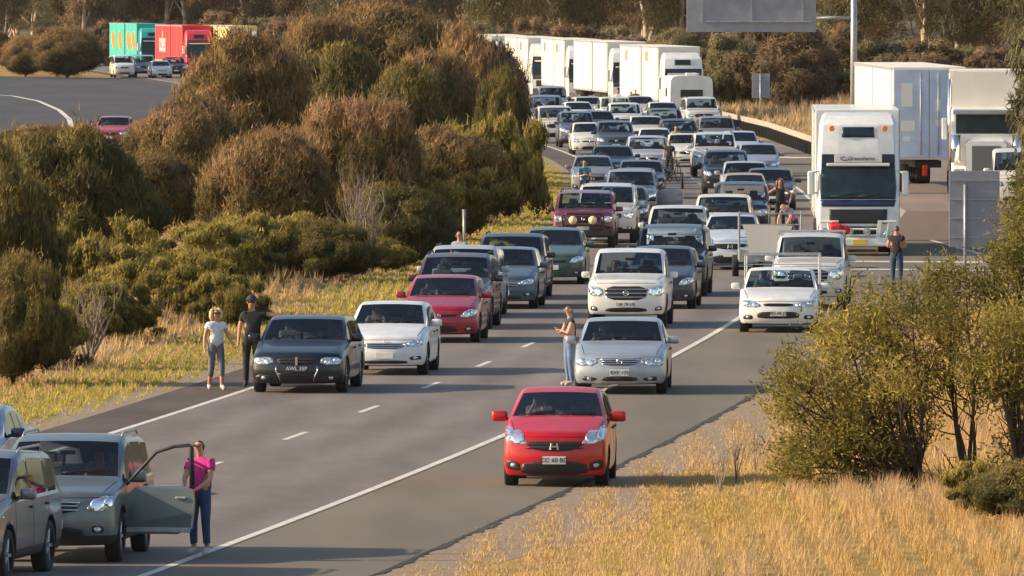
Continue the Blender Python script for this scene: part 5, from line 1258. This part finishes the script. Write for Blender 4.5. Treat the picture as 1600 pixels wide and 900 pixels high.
# the rest of the queue: one master per shape, then copies with their own colour
rest = [
 # kind, px, p, colour, label
 ('suv', 703, 67.4, (.07, .025, .04), 'dark maroon suv close behind the dark red hatchback'),
 ('suv', 716, 65.2, (.42, .44, .47), 'silver suv behind the dark maroon suv in the left lane'),
 ('liftback', 784, 63.4, BLUEG, 'blue grey sedan beside the silver suv in the left lane'),
 ('suv', 793, 61.6, DGREY, 'charcoal wagon with roof bars directly behind the blue grey sedan'),
 ('hatch', 1030, 63.4, (.04, .045, .06), 'dark grey small car tucked behind the white pickup'),
 ('fourwd', 1045, 61.0, (.008, .01, .014), 'black big suv behind the white pickup in the right lane'),
 ('suv', 1056, 55.0, (.62, .62, .62), 'white suv right behind the black big suv'),
 ('small_hatch', 1141, 55.8, (.50, .56, .66), 'pale blue grey small car right of the black big suv'),
 ('suv', 1128, 52.4, (.62, .60, .55), 'cream silver wagon behind the pale blue grey small car'),
 ('ute', 1156, 50.0, (.012, .02, .04), 'dark blue pickup left of the woman in the black top'),
 ('small_hatch', 1163, 45.4, (.42, .27, .18), 'tan roofed car behind the dark blue pickup'),
 ('sedan', 1204, 44.2, NAVY, 'navy sedan with dark windscreen right of the tan roofed car'),
 ('wagonx', 1165, 42.5, (.40, .42, .46), 'silver grey wagon behind the tan roofed car'),
 ('suv', 1135, 41.2, (.012, .016, .028), 'dark navy suv in the third column behind the wagon'),
 ('fourwd', 1118, 37.7, (.62, .62, .60), 'white square four wheel drive with wide dark windscreen'),
 ('sedan', 1074, 35.8, CREAM, 'white sedan left of the square four wheel drive'),
 ('suv', 1122, 33.3, (.22, .22, .23), 'grey suv behind the square white four wheel drive'),
 ('hatch', 1158, 35.4, (.50, .55, .66), 'pale blue small car near the guard rail'),
 ('fourwd', 946, 50.6, (.60, .61, .64), 'silver white wagon behind the maroon four wheel drive'),
 ('hatch', 972, 48.2, DGREY, 'black hatchback behind the silver white wagon'),
 ('suv', 985, 46.0, (.26, .28, .31), 'mid grey suv in the left lane before the open car door'),
 ('liftback', 992, 43.9, (.025, .03, .04), 'charcoal sedan two behind the black hatchback'),
 ('wagonx', 1002, 42.0, (.06, .07, .09), 'slate wagon in front of the tall silver suv'),
 ('suv', 1013, 38.0, (.44, .47, .52), 'tall silver suv with sunlit windscreen mid queue'),
 ('muscle_sedan', 958, 38.6, (.015, .028, .06), 'dark blue sedan left of the tall silver suv'),
 ('small_hatch', 926, 41.3, (.20, .21, .23), 'grey hatchback just behind the man in the blue shirt'),
 ('suv', 963, 33.9, (.06, .075, .11), 'slate blue suv behind the dark blue sedan'),
 ('hatch', 922, 33.4, CREAM, 'cream hatchback in the far left lane'),
 ('suv', 903, 32.0, (.10, .12, .20), 'dark blue suv beside the white four wheel drive at the left line'),
 ('fourwd', 870, 31.2, (.70, .69, .66), 'white four wheel drive leftmost by the edge line'),
 ('van', 857, 28.6, (.12, .14, .20), 'dark blue van behind the leftmost white four wheel drive'),
 ('van', 866, 26.4, (.20, .23, .30), 'slate van farther behind the dark blue van'),
 ('wagonx', 925, 26.9, (.48, .48, .50), 'silver wagon close to the white truck trailers'),
 ('hatch', 907, 28.2, WHITE, 'white small car in front of the silver wagon near the trucks'),
 ('ute', 965, 28.4, CREAM, 'white pickup below the people by the trucks'),
 ('ute', 980, 30.1, WHITE, 'clean white pickup in front of the white one'),
 ('wagonx', 937, 30.5, BLUEG, 'blue grey wagon left of the clean white pickup'),
 ('muscle_sedan', 1013, 31.6, (.60, .60, .54), 'pale sedan right of the clean white pickup'),
 ('suv', 1043, 31.2, (.07, .08, .11), 'grey blue wagon behind the man in the yellow shirt'),
 ('suv', 1063, 33.9, (.03, .035, .06), 'black suv right of the man in the yellow shirt'),
 ('small_hatch', 1025, 35.0, WHITE, 'white hatchback left of the man in the yellow shirt'),
 ('sedan', 1040, 28.2, CREAM, 'cream car left of the caravan'),
 ('hatch', 1005, 27.0, (.45, .43, .42), 'beige car under the foremost white truck'),
 ('fourwd', 1100, 28.9, (.66, .66, .64), 'white wagon towing the caravan'),
 ('hatch', 1186, 38.4, (.25, .29, .36), 'bluish car beside the guard rail in front of the pale one'),
 ('ute', 1262, 63.6, (.66, .66, .66), 'white pickup behind the ladder rack one, red bags on it'),
 ('sedan', 172, 31.8, (.42, .05, .06), 'red car alone on the far carriageway'),
 ('van', 195, 18.4, WHITE, 'white van far off below the green truck'),
 ('fourwd', 229, 18.35, (.30, .32, .36), 'silver four wheel drive far off beside the white van'),
 ('hatch', 254, 18.5, CREAM, 'cream little car far off between two taller ones'),
 ('suv', 276, 18.35, (.03, .035, .06), 'dark suv far off below the red truck'),
 ('van', 1592, 49.8, (.70, .69, .66), 'white van half hidden behind the right edge foliage'),
]
ckind = {'wagonx': 'dark_wagon'}
nm = {'liftback': 'sedan', 'small_hatch': 'hatchback', 'muscle_sedan': 'sedan', 'suv': 'suv', 'fourwd': 'four_wheel_drive', 'ute': 'pickup', 'van': 'van', 'sedan': 'sedan', 'hatch': 'hatchback', 'wagonx': 'station_wagon'}
catn = {'liftback': 'car', 'small_hatch': 'car', 'muscle_sedan': 'car', 'suv': 'suv', 'fourwd': 'suv', 'ute': 'pickup', 'van': 'van', 'sedan': 'car', 'hatch': 'car', 'wagonx': 'car'}
GC = 'vehicles standing in the traffic queue'
for kind, px, p, col, lb in rest:
    if kind not in protosC:
        o = make_car(ckind.get(kind, kind), nm[kind], lb, catn[kind], **({'vbar': 0, 'badge': (.66, .09)} if kind == 'wagonx' else {})); protosC[kind] = o
    else: o = copy_tree(protosC[kind])
    tag(o, lb, catn[kind], GC); tree_color(o, col)
    rot = None
    if px < 300: rot = -7.5
    if px == 172: rot = -176
    o.scale = (1, 1, random.uniform(.96, 1.035))
    place(o, px, p, rot, .9 if px > 1500 else 0); foot(o)
for o in bpy.data.objects:
    if o.parent is None and '_L' in o and o.location.y < 300 and 'group' not in o: o['group'] = GC
# open door on the mid-grey suv
mg = [o for o in bpy.data.objects if o.get('label') == 'mid grey suv in the left lane before the open car door'][0]
make_door(mg, CT['suv'], 1, .9, 80); tree_color(mg, (.26, .28, .31))
# overlap report
def sat(A, B):
    for P_, Q_ in ((A, B), (B, A)):
        for i in range(4):
            ex, ey = P_[(i + 1) % 4][0] - P_[i][0], P_[(i + 1) % 4][1] - P_[i][1]; nx_, ny_ = -ey, ex
            a = [nx_ * x + ny_ * y for x, y in P_]; b = [nx_ * x + ny_ * y for x, y in Q_]
            if max(a) < min(b) or max(b) < min(a): return False
    return True
for i in range(len(feet)):
    for j in range(i):
        if sat(feet[i][2], feet[j][2]): print('OVERLAP', feet[i][1], '|', feet[j][1], [round(v, 1) for v in feet[i][2][0]], [round(v, 1) for v in feet[j][2][0]])

# caravan behind its tow car
cv = empty('caravan', P(1096, 28.15), -math.atan(SLOPE(586))); tag(cv, 'white caravan with one dark front window behind its tow car', 'caravan')
bm = bmesh.new(); poly_plate(bm, round_poly([(-1.2, .45), (1.2, .45), (1.2, 2.6), (.95, 2.85), (-.95, 2.85), (-1.2, 2.6)], 2), 6.0, 12.0); obj('body', bm, M['white'], cv)
box('front_window', (0, 5.98, 1.85), (1.25, .04, .42), M['dark_glass'], cv, .015); box('drawbar', (0, 5.4, .5), (.12, 1.3, .1), M['steel'], cv); box('roof_hatch', (.1, 7.5, 2.93), (.6, .6, .14), M['white'], cv, .03)
for s in (-1, 1): wheel(.34, .2, cv, (s * 1.1, 9, .34), s, M['rim']); box('side_window', (s * 1.195, 8.5, 1.9), (.03, 1.1, .5), M['dark_glass'], cv, .01)

# ---------------------------------------------------------------- trucks
truck('white flat fronted truck with navy visor and bull bar on the right shoulder', 1341, 53, math.tan(R(1.2)), col=(.76, .77, .76), tall=4.22, detail=True, sign='Greenhams', bull=True, len2=0, len1=12.5, m1='white')
GQ = 'white trucks queued at the back'
for px, p, sl_, lb, h_ in ((1068, 26.6, .089, 'foremost white truck of the far queue, behind the caravan', 3.95), (985, 24.6, .088, 'second white truck of the far queue, cab half hidden', 3.9), (915, 23.6, .065, 'third white truck of the far queue, with wide trailer', 3.9), (857, 22.8, .07, 'fourth white truck of the far queue', 3.9), (799, 22.0, .045, 'last white truck of the far queue, beside the median shrub', 3.9)):
    truck(lb, px, p, -sl_, tall=h_, group=GQ, stripes=px in (1068, 915, 857))
truck('teal truck far left with orange shapes on its side', 240, 17.0, -.15, col=(.03, .40, .38), m1='teal', m2='teal', blobs='orange')
truck('red truck far left with white lettering on its trailer', 312, 17.75, -.14, col=(.6, .03, .05), m1='red_box', m2='red_box', text2='coles', text1=None)
truck('white cabbed truck far left with pale yellow trailers', 385, 18.0, -.13, m1='yellow_box', m2='yellow_box')
# ramp embankment carrying two more trucks
pts = [(11.6, 330), (22, 330), (22, 410), (12, 410), (11.6, 370)]
bm = bmesh.new(); a = [bm.verts.new((x, y, .02)) for x, y in pts]; cxm, cym = 17, 370
b = [bm.verts.new((cxm + (x - cxm) * .86, cym + (y - cym) * .97, .9)) for x, y in pts]; bm.faces.new(b)
for i in range(5): bm.faces.new((a[i], a[(i + 1) % 5], b[(i + 1) % 5], b[i]))
bmesh.ops.recalc_face_normals(bm, faces=bm.faces); o = obj('ramp', bm, M['asphalt']); o['kind'] = 'structure'
e = empty('semi_trailer', P(1452, 46.0, .9), -math.atan(-.027)); tag(e, 'long white trailer with rear doors tinted as in bluish shade and paper placards', 'trailer')
tb = semi(e, 0, 22, m='box_white', z0=1.15, z1=4.3)
dr = box('rear_door', (-.615, -.03, 2.72), (1.19, .05, 3.0), M['shaded_door'], e, .01); dr2 = box('rear_door', (.615, -.03, 2.72), (1.19, .05, 3.0), M['shaded_door'], e, .01)
for k, (x, z, w_, h_) in enumerate(((-.75, 3.35, .36, .80), (-.72, 2.30, .46, .36), (-.75, 1.85, .24, .14), (.30, 3.0, .2, .42), (.30, 2.4, .2, .2))):
    box('placard', (x, -.065, z), (w_, .01, h_), M['plate'], dr if x < 0 else dr2, .0)
for x in (-.3, .3): tube('lock_rod', [(x, -.08, 1.3), (x, -.08, 4.1)], .02, M['steel'], e)
box('rear_lamp', (-.15, -.10, .78), (.16, .06, .36), M['redlens'], e, .02); box('mud_flap', (.9, -.02, .62), (.5, .03, .55), M['trim'], e)
for s in (-1, 1): wheel(.5, .55, e, (s * .95, .6, .5), s, M['hubcap'])
# bonneted white truck
q = P(1541, 48.2, .9); e = empty('bonneted_truck', q, -math.atan(.05)); tag(e, 'white bonneted truck with tall grey grille beside the trailer with shade tinted doors', 'truck')
W_ = 1.2
bm = bmesh.new(); poly_plate(bm, [(-.62, .7), (.62, .7), (.66, 1.9), (.55, 2.02), (-.55, 2.02), (-.66, 1.9)], .1, 1.9); obj('bonnet', bm, M['white'], e)
bm = bmesh.new(); bm_box(bm, (0, 2.9, 2.0), (2.3, 2.0, 2.2), None, .10, 3); obj('cab', bm, M['white'], e)
bm = bmesh.new(); poly_plate(bm, [(-1.15, 3.1), (1.15, 3.1), (1.1, 4.0), (.95, 4.25), (-.95, 4.25), (-1.1, 4.0)], 2.6, 4.4); obj('wind_deflector', bm, M['box_white'], e)
box('windscreen', (0, 1.89, 2.55), (2.0, .05, .62), M['dark_glass'], e, .02); box('sun_visor', (0, 1.75, 2.95), (2.2, .3, .14), M['grey_alu'], e, .03)
g_ = box('grille', (0, .06, 1.3), (.95, .06, 1.15), mat('grey_grille', (.20, .20, .21), .4, .5), e, .02)
for s in (-1, 1):
    bm = bmesh.new(); bm_box(bm, (s * .88, .9, .95), (.52, 1.5, .5), None, .15, 3); f_ = obj('mudguard', bm, M['white'], e); box('headlight', (s * .88, .14, 1.0), (.36, .06, .22), M['lamp'], f_, .03)
    tube('exhaust_stack', [(s * 1.22, 4.1, 1.0), (s * 1.22, 4.1, 4.0)], .07, M['chrome'], e); bm = bmesh.new(); bm_box(bm, (s * 1.38, 1.9, 2.4), (.16, .1, .7), None, .03); obj('mirror', bm, M['white'], e)
    tube('air_cleaner', [(s * 1.0, 1.75, 1.3), (s * 1.0, 1.75, 2.2)], .16, M['chrome'], e, 14)
box('bumper', (0, -.02, .62), (2.4, .16, .40), M['chrome'], e, .05); wheelset(e, 1.0); semi(e, 4.7, 5, m='box_white')
wheelset(e, 4.2, dual=True)
# box trailer with white side board and cage
tr = empty('box_trailer', P(1203, 57.2), -.03); tag(tr, 'cream box trailer with tapered board, left of the second pickup', 'trailer')
plate('tail_board', [(-.62, 1.05), (-.55, .62), (.35, .62), (.62, 1.42), (-.75, 1.45)], 0, .05, M['box_white'], tr)
bm = bmesh.new()
for x in (-.85, .85):
    bm_tube(bm, [(x, .1, .5), (x, .1, 1.75)], .025); bm_tube(bm, [(x, 2.2, .5), (x, 2.2, 1.75)], .025); bm_tube(bm, [(x, .1, 1.75), (x, 2.2, 1.75)], .025)
for z in (1.1, 1.45, 1.75): bm_tube(bm, [(-.85, .1, z), (.85, .1, z)], .018)
obj('cage', bm, M['steel'], tr); box('tray', (0, 1.15, .6), (1.7, 2.2, .35), M['steel'], tr, .02)
for s in (-1, 1): wheel(.3, .18, tr, (s * .95, 1.2, .3), s, M['rim'])
# loads
pk = [o for o in bpy.data.objects if str(o.get('label', '')).startswith('white pickup behind the ladder rack')][0]
Mw = Matrix.Translation(pk.location) @ Matrix.Rotation(pk.rotation_euler.z, 4, 'Z')
bm = bmesh.new(); bm_box(bm, (0, 0, .14), (.34, .3, .28), None, .08, 3); bm_box(bm, (.24, .05, .12), (.24, .28, .24), None, .08, 3); bm_box(bm, (-.02, 0, .29), (.2, .1, .08), None, .03, 2)
o = obj('luggage', bm, mat('red_cloth', (.62, .02, .03), .7, noise=.25, ns=8)); o.location = Mw @ Vector((.55, 3.75, 1.78 - .0)); tag(o, 'red bags on top of the second pickup load', 'bag')
bm = bmesh.new(); bm_box(bm, (0, 4.4, 1.47), (1.5, 1.6, .60), None, .02); c_ = obj('canopy', bm, M['steel'], pk)
bm = bmesh.new()
for s in (-1, 1): bm_tube(bm, [(s * .8, 2.3, 1.80), (s * .8, 3.2, 1.84)], .025, 6)
for y in (2.35, 3.1): bm_tube(bm, [(-.82, y, 1.86), (.82, y, 1.86)], .025, 6)
obj('roof_rack', bm, M['steel'], pk)

# ---------------------------------------------------------------- people
def man(px, p, label, face=0, z=0, h=None, **kw): return person(label, P(px, p, z), R(face), h=h or 1.7, **kw)
WALK = dict(knL=(.10, -.12, .51), anL=(.10, -.14, .09), toL=(.12, -.31, .035), knR=(-.10, -.02, .49), anR=(-.10, .20, .10), toR=(-.12, .05, .035))
man(337, 79.0, 'blonde woman in a white t-shirt and grey capri trousers walking on the left shoulder', 15, h=1.62, shirt=(.62, .62, .68), pants=(.13, .14, .17), hair=(.70, .50, .26), long_hair=True, glasses=True, leg=.74, shoes='shoe', sleeve=.4, pose=dict(WALK, elL=(.27, .0, 1.16), wrL=(.36, -.12, .96)))
man(393, 78.4, 'man in a black t-shirt and dark cap resting one arm on the black wagon', 0, h=1.80, shirt=(.022, .02, .026), pants=(.02, .02, .024), cap=(.03, .03, .05), glasses=True, pose=dict(elL=(.42, -.03, 1.40), wrL=(.66, -.08, 1.40), shL=(.175, .01, 1.43)))
man(890, 78.2, 'woman in a dark tank top and pale jeans with folded arms by the silver sedan', -70, h=1.62, shirt=(.03, .03, .055), pants=(.14, .19, .33), hair=(.22, .10, .05), sleeve=.12, shoes='shoe', pose=dict(elL=(.20, -.10, 1.14), wrL=(-.03, -.20, 1.20), elR=(-.20, -.10, 1.14), wrR=(.03, -.22, 1.17)))
man(312, 111, 'woman in a pink t-shirt and blue jeans behind the open suv door', -25, h=1.64, shirt=(.62, .03, .22), pants=(.035, .07, .14), hair=(.16, .07, .035), glasses=True, leg=.9, shoes='shoe', sleeve=.5, pose=dict(elL=(.22, -.08, 1.14), wrL=(.10, -.26, 1.02), elR=(-.2, -.12, 1.14), wrR=(-.1, -.3, 1.08)))
man(718, 61.3, 'sunburnt man in a grey shirt standing in the verge behind the silver suv', -20, h=1.75, shirt=(.28, .29, .33), pants=(.05, .05, .07), hair=(.25, .12, .07))
man(913, 43.8, 'man in a bright blue t-shirt holding something at the left side of the queue', 5, h=1.76, shirt=(.01, .22, .42), pants=(.02, .025, .04), hair=(.08, .04, .02), pose=dict(elL=(.22, -.10, 1.14), wrL=(.04, -.28, 1.22), elR=(-.22, -.10, 1.14), wrR=(-.04, -.28, 1.20)))
man(1056, 35.2, 'man in a yellow shirt and black trousers among the far cars', 10, h=1.74, shirt=(.62, .40, .10), pants=(.015, .015, .02), hair=(.05, .03, .02))
rid = man(1046, 38.2, 'person in a black top beside a bicycle in the middle of the queue', -15, h=1.66, shirt=(.02, .02, .025), pants=(.03, .02, .02), leg=.62, hair=(.05, .03, .02))
man(1219, 48.0, 'woman in a black top with arms held wide behind the cream trailer', 0, h=1.68, shirt=(.014, .014, .018), pants=(.02, .02, .03), hair=(.22, .12, .05), tank=True, long_hair=True, pose=dict(elL=(.38, .02, 1.22), wrL=(.34, -.10, 1.02), elR=(-.42, -.02, 1.24), wrR=(-.60, -.12, 1.12)))
man(1240, 52.5, 'man in a mauve shirt bending over the load behind the cream trailer', -40, h=1.75, shirt=(.20, .15, .26), pants=(.03, .03, .05), hair=(.2, .15, .1), pose=dict(spine=(0, -.06, 1.12), chest=(0, -.26, 1.26), neck=(0, -.38, 1.33), head0=(0, -.45, 1.38), head1=(0, -.53, 1.42), head2=(0, -.59, 1.45), nose=(0, -.60, 1.36), shL=(.17, -.30, 1.30), shR=(-.17, -.30, 1.30), elL=(.22, -.44, 1.06), wrL=(.16, -.56, .86), elR=(-.22, -.44, 1.06), wrR=(-.16, -.56, .86)))
man(1401, 59.6, 'person in a black top and blue jeans standing right of the big truck', 165, h=1.72, shirt=(.03, .02, .02), pants=(.035, .07, .13), hair=(.16, .07, .03), sleeve=.3, pose=dict(elL=(.25, -.02, 1.16), wrL=(.08, -.24, 1.14), elR=(-.25, -.02, 1.16), wrR=(-.08, -.24, 1.14)))
man(965, 26.2, 'person in white near the second white truck', 0, h=1.7, shirt=(.7, .66, .6), pants=(.4, .36, .32))
man(986, 26.6, 'person in dark clothes left of another in front of the white trucks', 10, h=1.72, shirt=(.03, .02, .03), pants=(.02, .02, .03))
man(993, 26.4, 'person in dark maroon right beside the one in dark clothes by the trucks', -20, h=1.80, shirt=(.10, .03, .05), pants=(.02, .02, .03))
man(1078, 27.3, 'person in tan clothes between the foremost truck and the caravan', 0, h=1.7, shirt=(.45, .32, .2), pants=(.2, .15, .1))
# occupants
def seated(car, side, label, **kw):
    L = Matrix.Translation(car.location) @ Matrix.Rotation(car.rotation_euler.z, 4, 'Z'); p = CT[kw.pop('kind')]
    W = p['W'] / 2; sy = p['rf'][0] + .40; fl = p.get('gc', .2) + .18; zz = fl + .30 - .95 * .94
    pose = dict(hipL=(.10, -.02, .93), knL=(.13, -.42, .98), anL=(.12, -.60, .62), toL=(.12, -.74, .58), hipR=(-.10, -.02, .93), knR=(-.13, -.42, .98), anR=(-.12, -.60, .62), toR=(-.12, -.74, .58), elL=(.24, -.14, 1.18), wrL=(.14, -.38, 1.26), elR=(-.24, -.14, 1.18), wrR=(-.14, -.38, 1.26))
    pose.update(kw.pop('pose', {}))
    return person(label, L @ Vector((side * W * .42, sy + .12, zz)), car.rotation_euler.z, h=1.66, pose=pose, **kw)
seated(jazz, -1, 'driver resting a hand on the cheek inside the bright red hatchback', kind='small_hatch', shirt=(.5, .34, .25), hair=(.06, .03, .02), pose=dict(elR=(-.26, -.22, 1.22), wrR=(-.12, -.20, 1.52), elL=(.26, -.2, 1.18), wrL=(.10, -.36, 1.24)))
seated(rav, 1, 'person leaning behind the windscreen of the grey green suv', kind='suv', shirt=(.30, .10, .06), hair=(.04, .03, .02))
utp = [o for o in bpy.data.objects if o.get('label', '').startswith('white pickup with big chrome')][0]
seated(utp, -1, 'driver behind the wheel of the big grilled white pickup', kind='ute', shirt=(.10, .12, .2), hair=(.05, .03, .02))
for lb_, kd_, sd_, sh_, hr_, lab_ in (('clean white car beside', 'liftback', 1, (.06, .06, .09), (.10, .06, .03), 'passenger inside the clean white car beside the black wagon'), ('clean white car beside', 'liftback', -1, (.35, .33, .3), (.05, .03, .02), 'driver inside the clean white car beside the black wagon'),
        ('dark red hatchback behind', 'hatch', -1, (.4, .4, .42), (.04, .03, .02), 'driver inside the dark red hatchback'), ('low white pickup', 'muscle_sedan', -1, (.12, .25, .3), (.06, .04, .03), 'driver inside the low white pickup'), ('silver sedan in the right lane', 'sedan', -1, (.05, .05, .07), (.12, .08, .05), 'driver inside the silver sedan'),
        ('black station wagon', 'dark_wagon', 1, (.3, .28, .3), (.10, .06, .04), 'passenger inside the black station wagon')):
    cc = [o for o in bpy.data.objects if str(o.get('label', '')).startswith(lb_)][0]; seated(cc, sd_, lab_, kind=kd_, shirt=sh_, hair=hr_)
# bicycle
bk = empty('bicycle', P(1053, 38.6), R(70)); tag(bk, 'dark bicycle held by the person in a black top', 'bicycle')
for y in (-.5, .5):
    bm = bmesh.new(); n = 24; bm_tube(bm, [(.33 * math.cos(2 * math.pi * k / n) + y, 0, .35 + .33 * math.sin(2 * math.pi * k / n)) for k in range(n + 1)], .02, 6, False)
    for k in range(6): bm_tube(bm, [(y, 0, .35), (y + .32 * math.cos(k * 1.047), 0, .35 + .32 * math.sin(k * 1.047))], .004, 4)
    obj('wheel', bm, M['rubber'], bk)
bm = bmesh.new()
for a, b in (((-.5, 0, .35), (-.15, 0, .85)), ((-.15, 0, .85), (.05, 0, .33)), ((.05, 0, .33), (-.5, 0, .35)), ((.05, 0, .33), (.40, 0, .82)), ((-.13, 0, .80), (.38, 0, .85)), ((.36, 0, .95), (.5, 0, .35))): bm_tube(bm, [a, b], .018, 6)
obj('frame', bm, M['trim'], bk); box('saddle', (-.17, 0, .92), (.26, .14, .05), M['trim'], bk, .02); tube('handlebar', [(.34, -.26, 1.0), (.38, 0, .98), (.34, .26, 1.0)], .014, M['trim'], bk)

# tidy: delete masters that were never placed
for k_, lst in protos.items():
    for o in lst:
        if o.name not in used:
            for c in list(o.children): bpy.data.objects.remove(c)
            bpy.data.objects.remove(o)
for o in bpy.data.objects:
    for kk in ('_L', '_W'):
        if kk in o: del o[kk]


# ---------------------------------------------------------------- haze: thin dusty evening air
bm = bmesh.new(); bm_box(bm, (0, 1290, 64), (1790, 2700, 130)); hzm = bpy.data.materials.new('haze'); hzm.use_nodes = True; t = hzm.node_tree; t.nodes.clear()
vo = t.nodes.new('ShaderNodeVolumePrincipled'); vo.inputs['Color'].default_value = (.9, .86, .84, 1); vo.inputs['Density'].default_value = .00002; vo.inputs['Anisotropy'].default_value = .1
ou = t.nodes.new('ShaderNodeOutputMaterial'); t.links.new(vo.outputs[0], ou.inputs['Volume'])
hz_ = obj('haze', bm, hzm); hz_['kind'] = 'stuff'
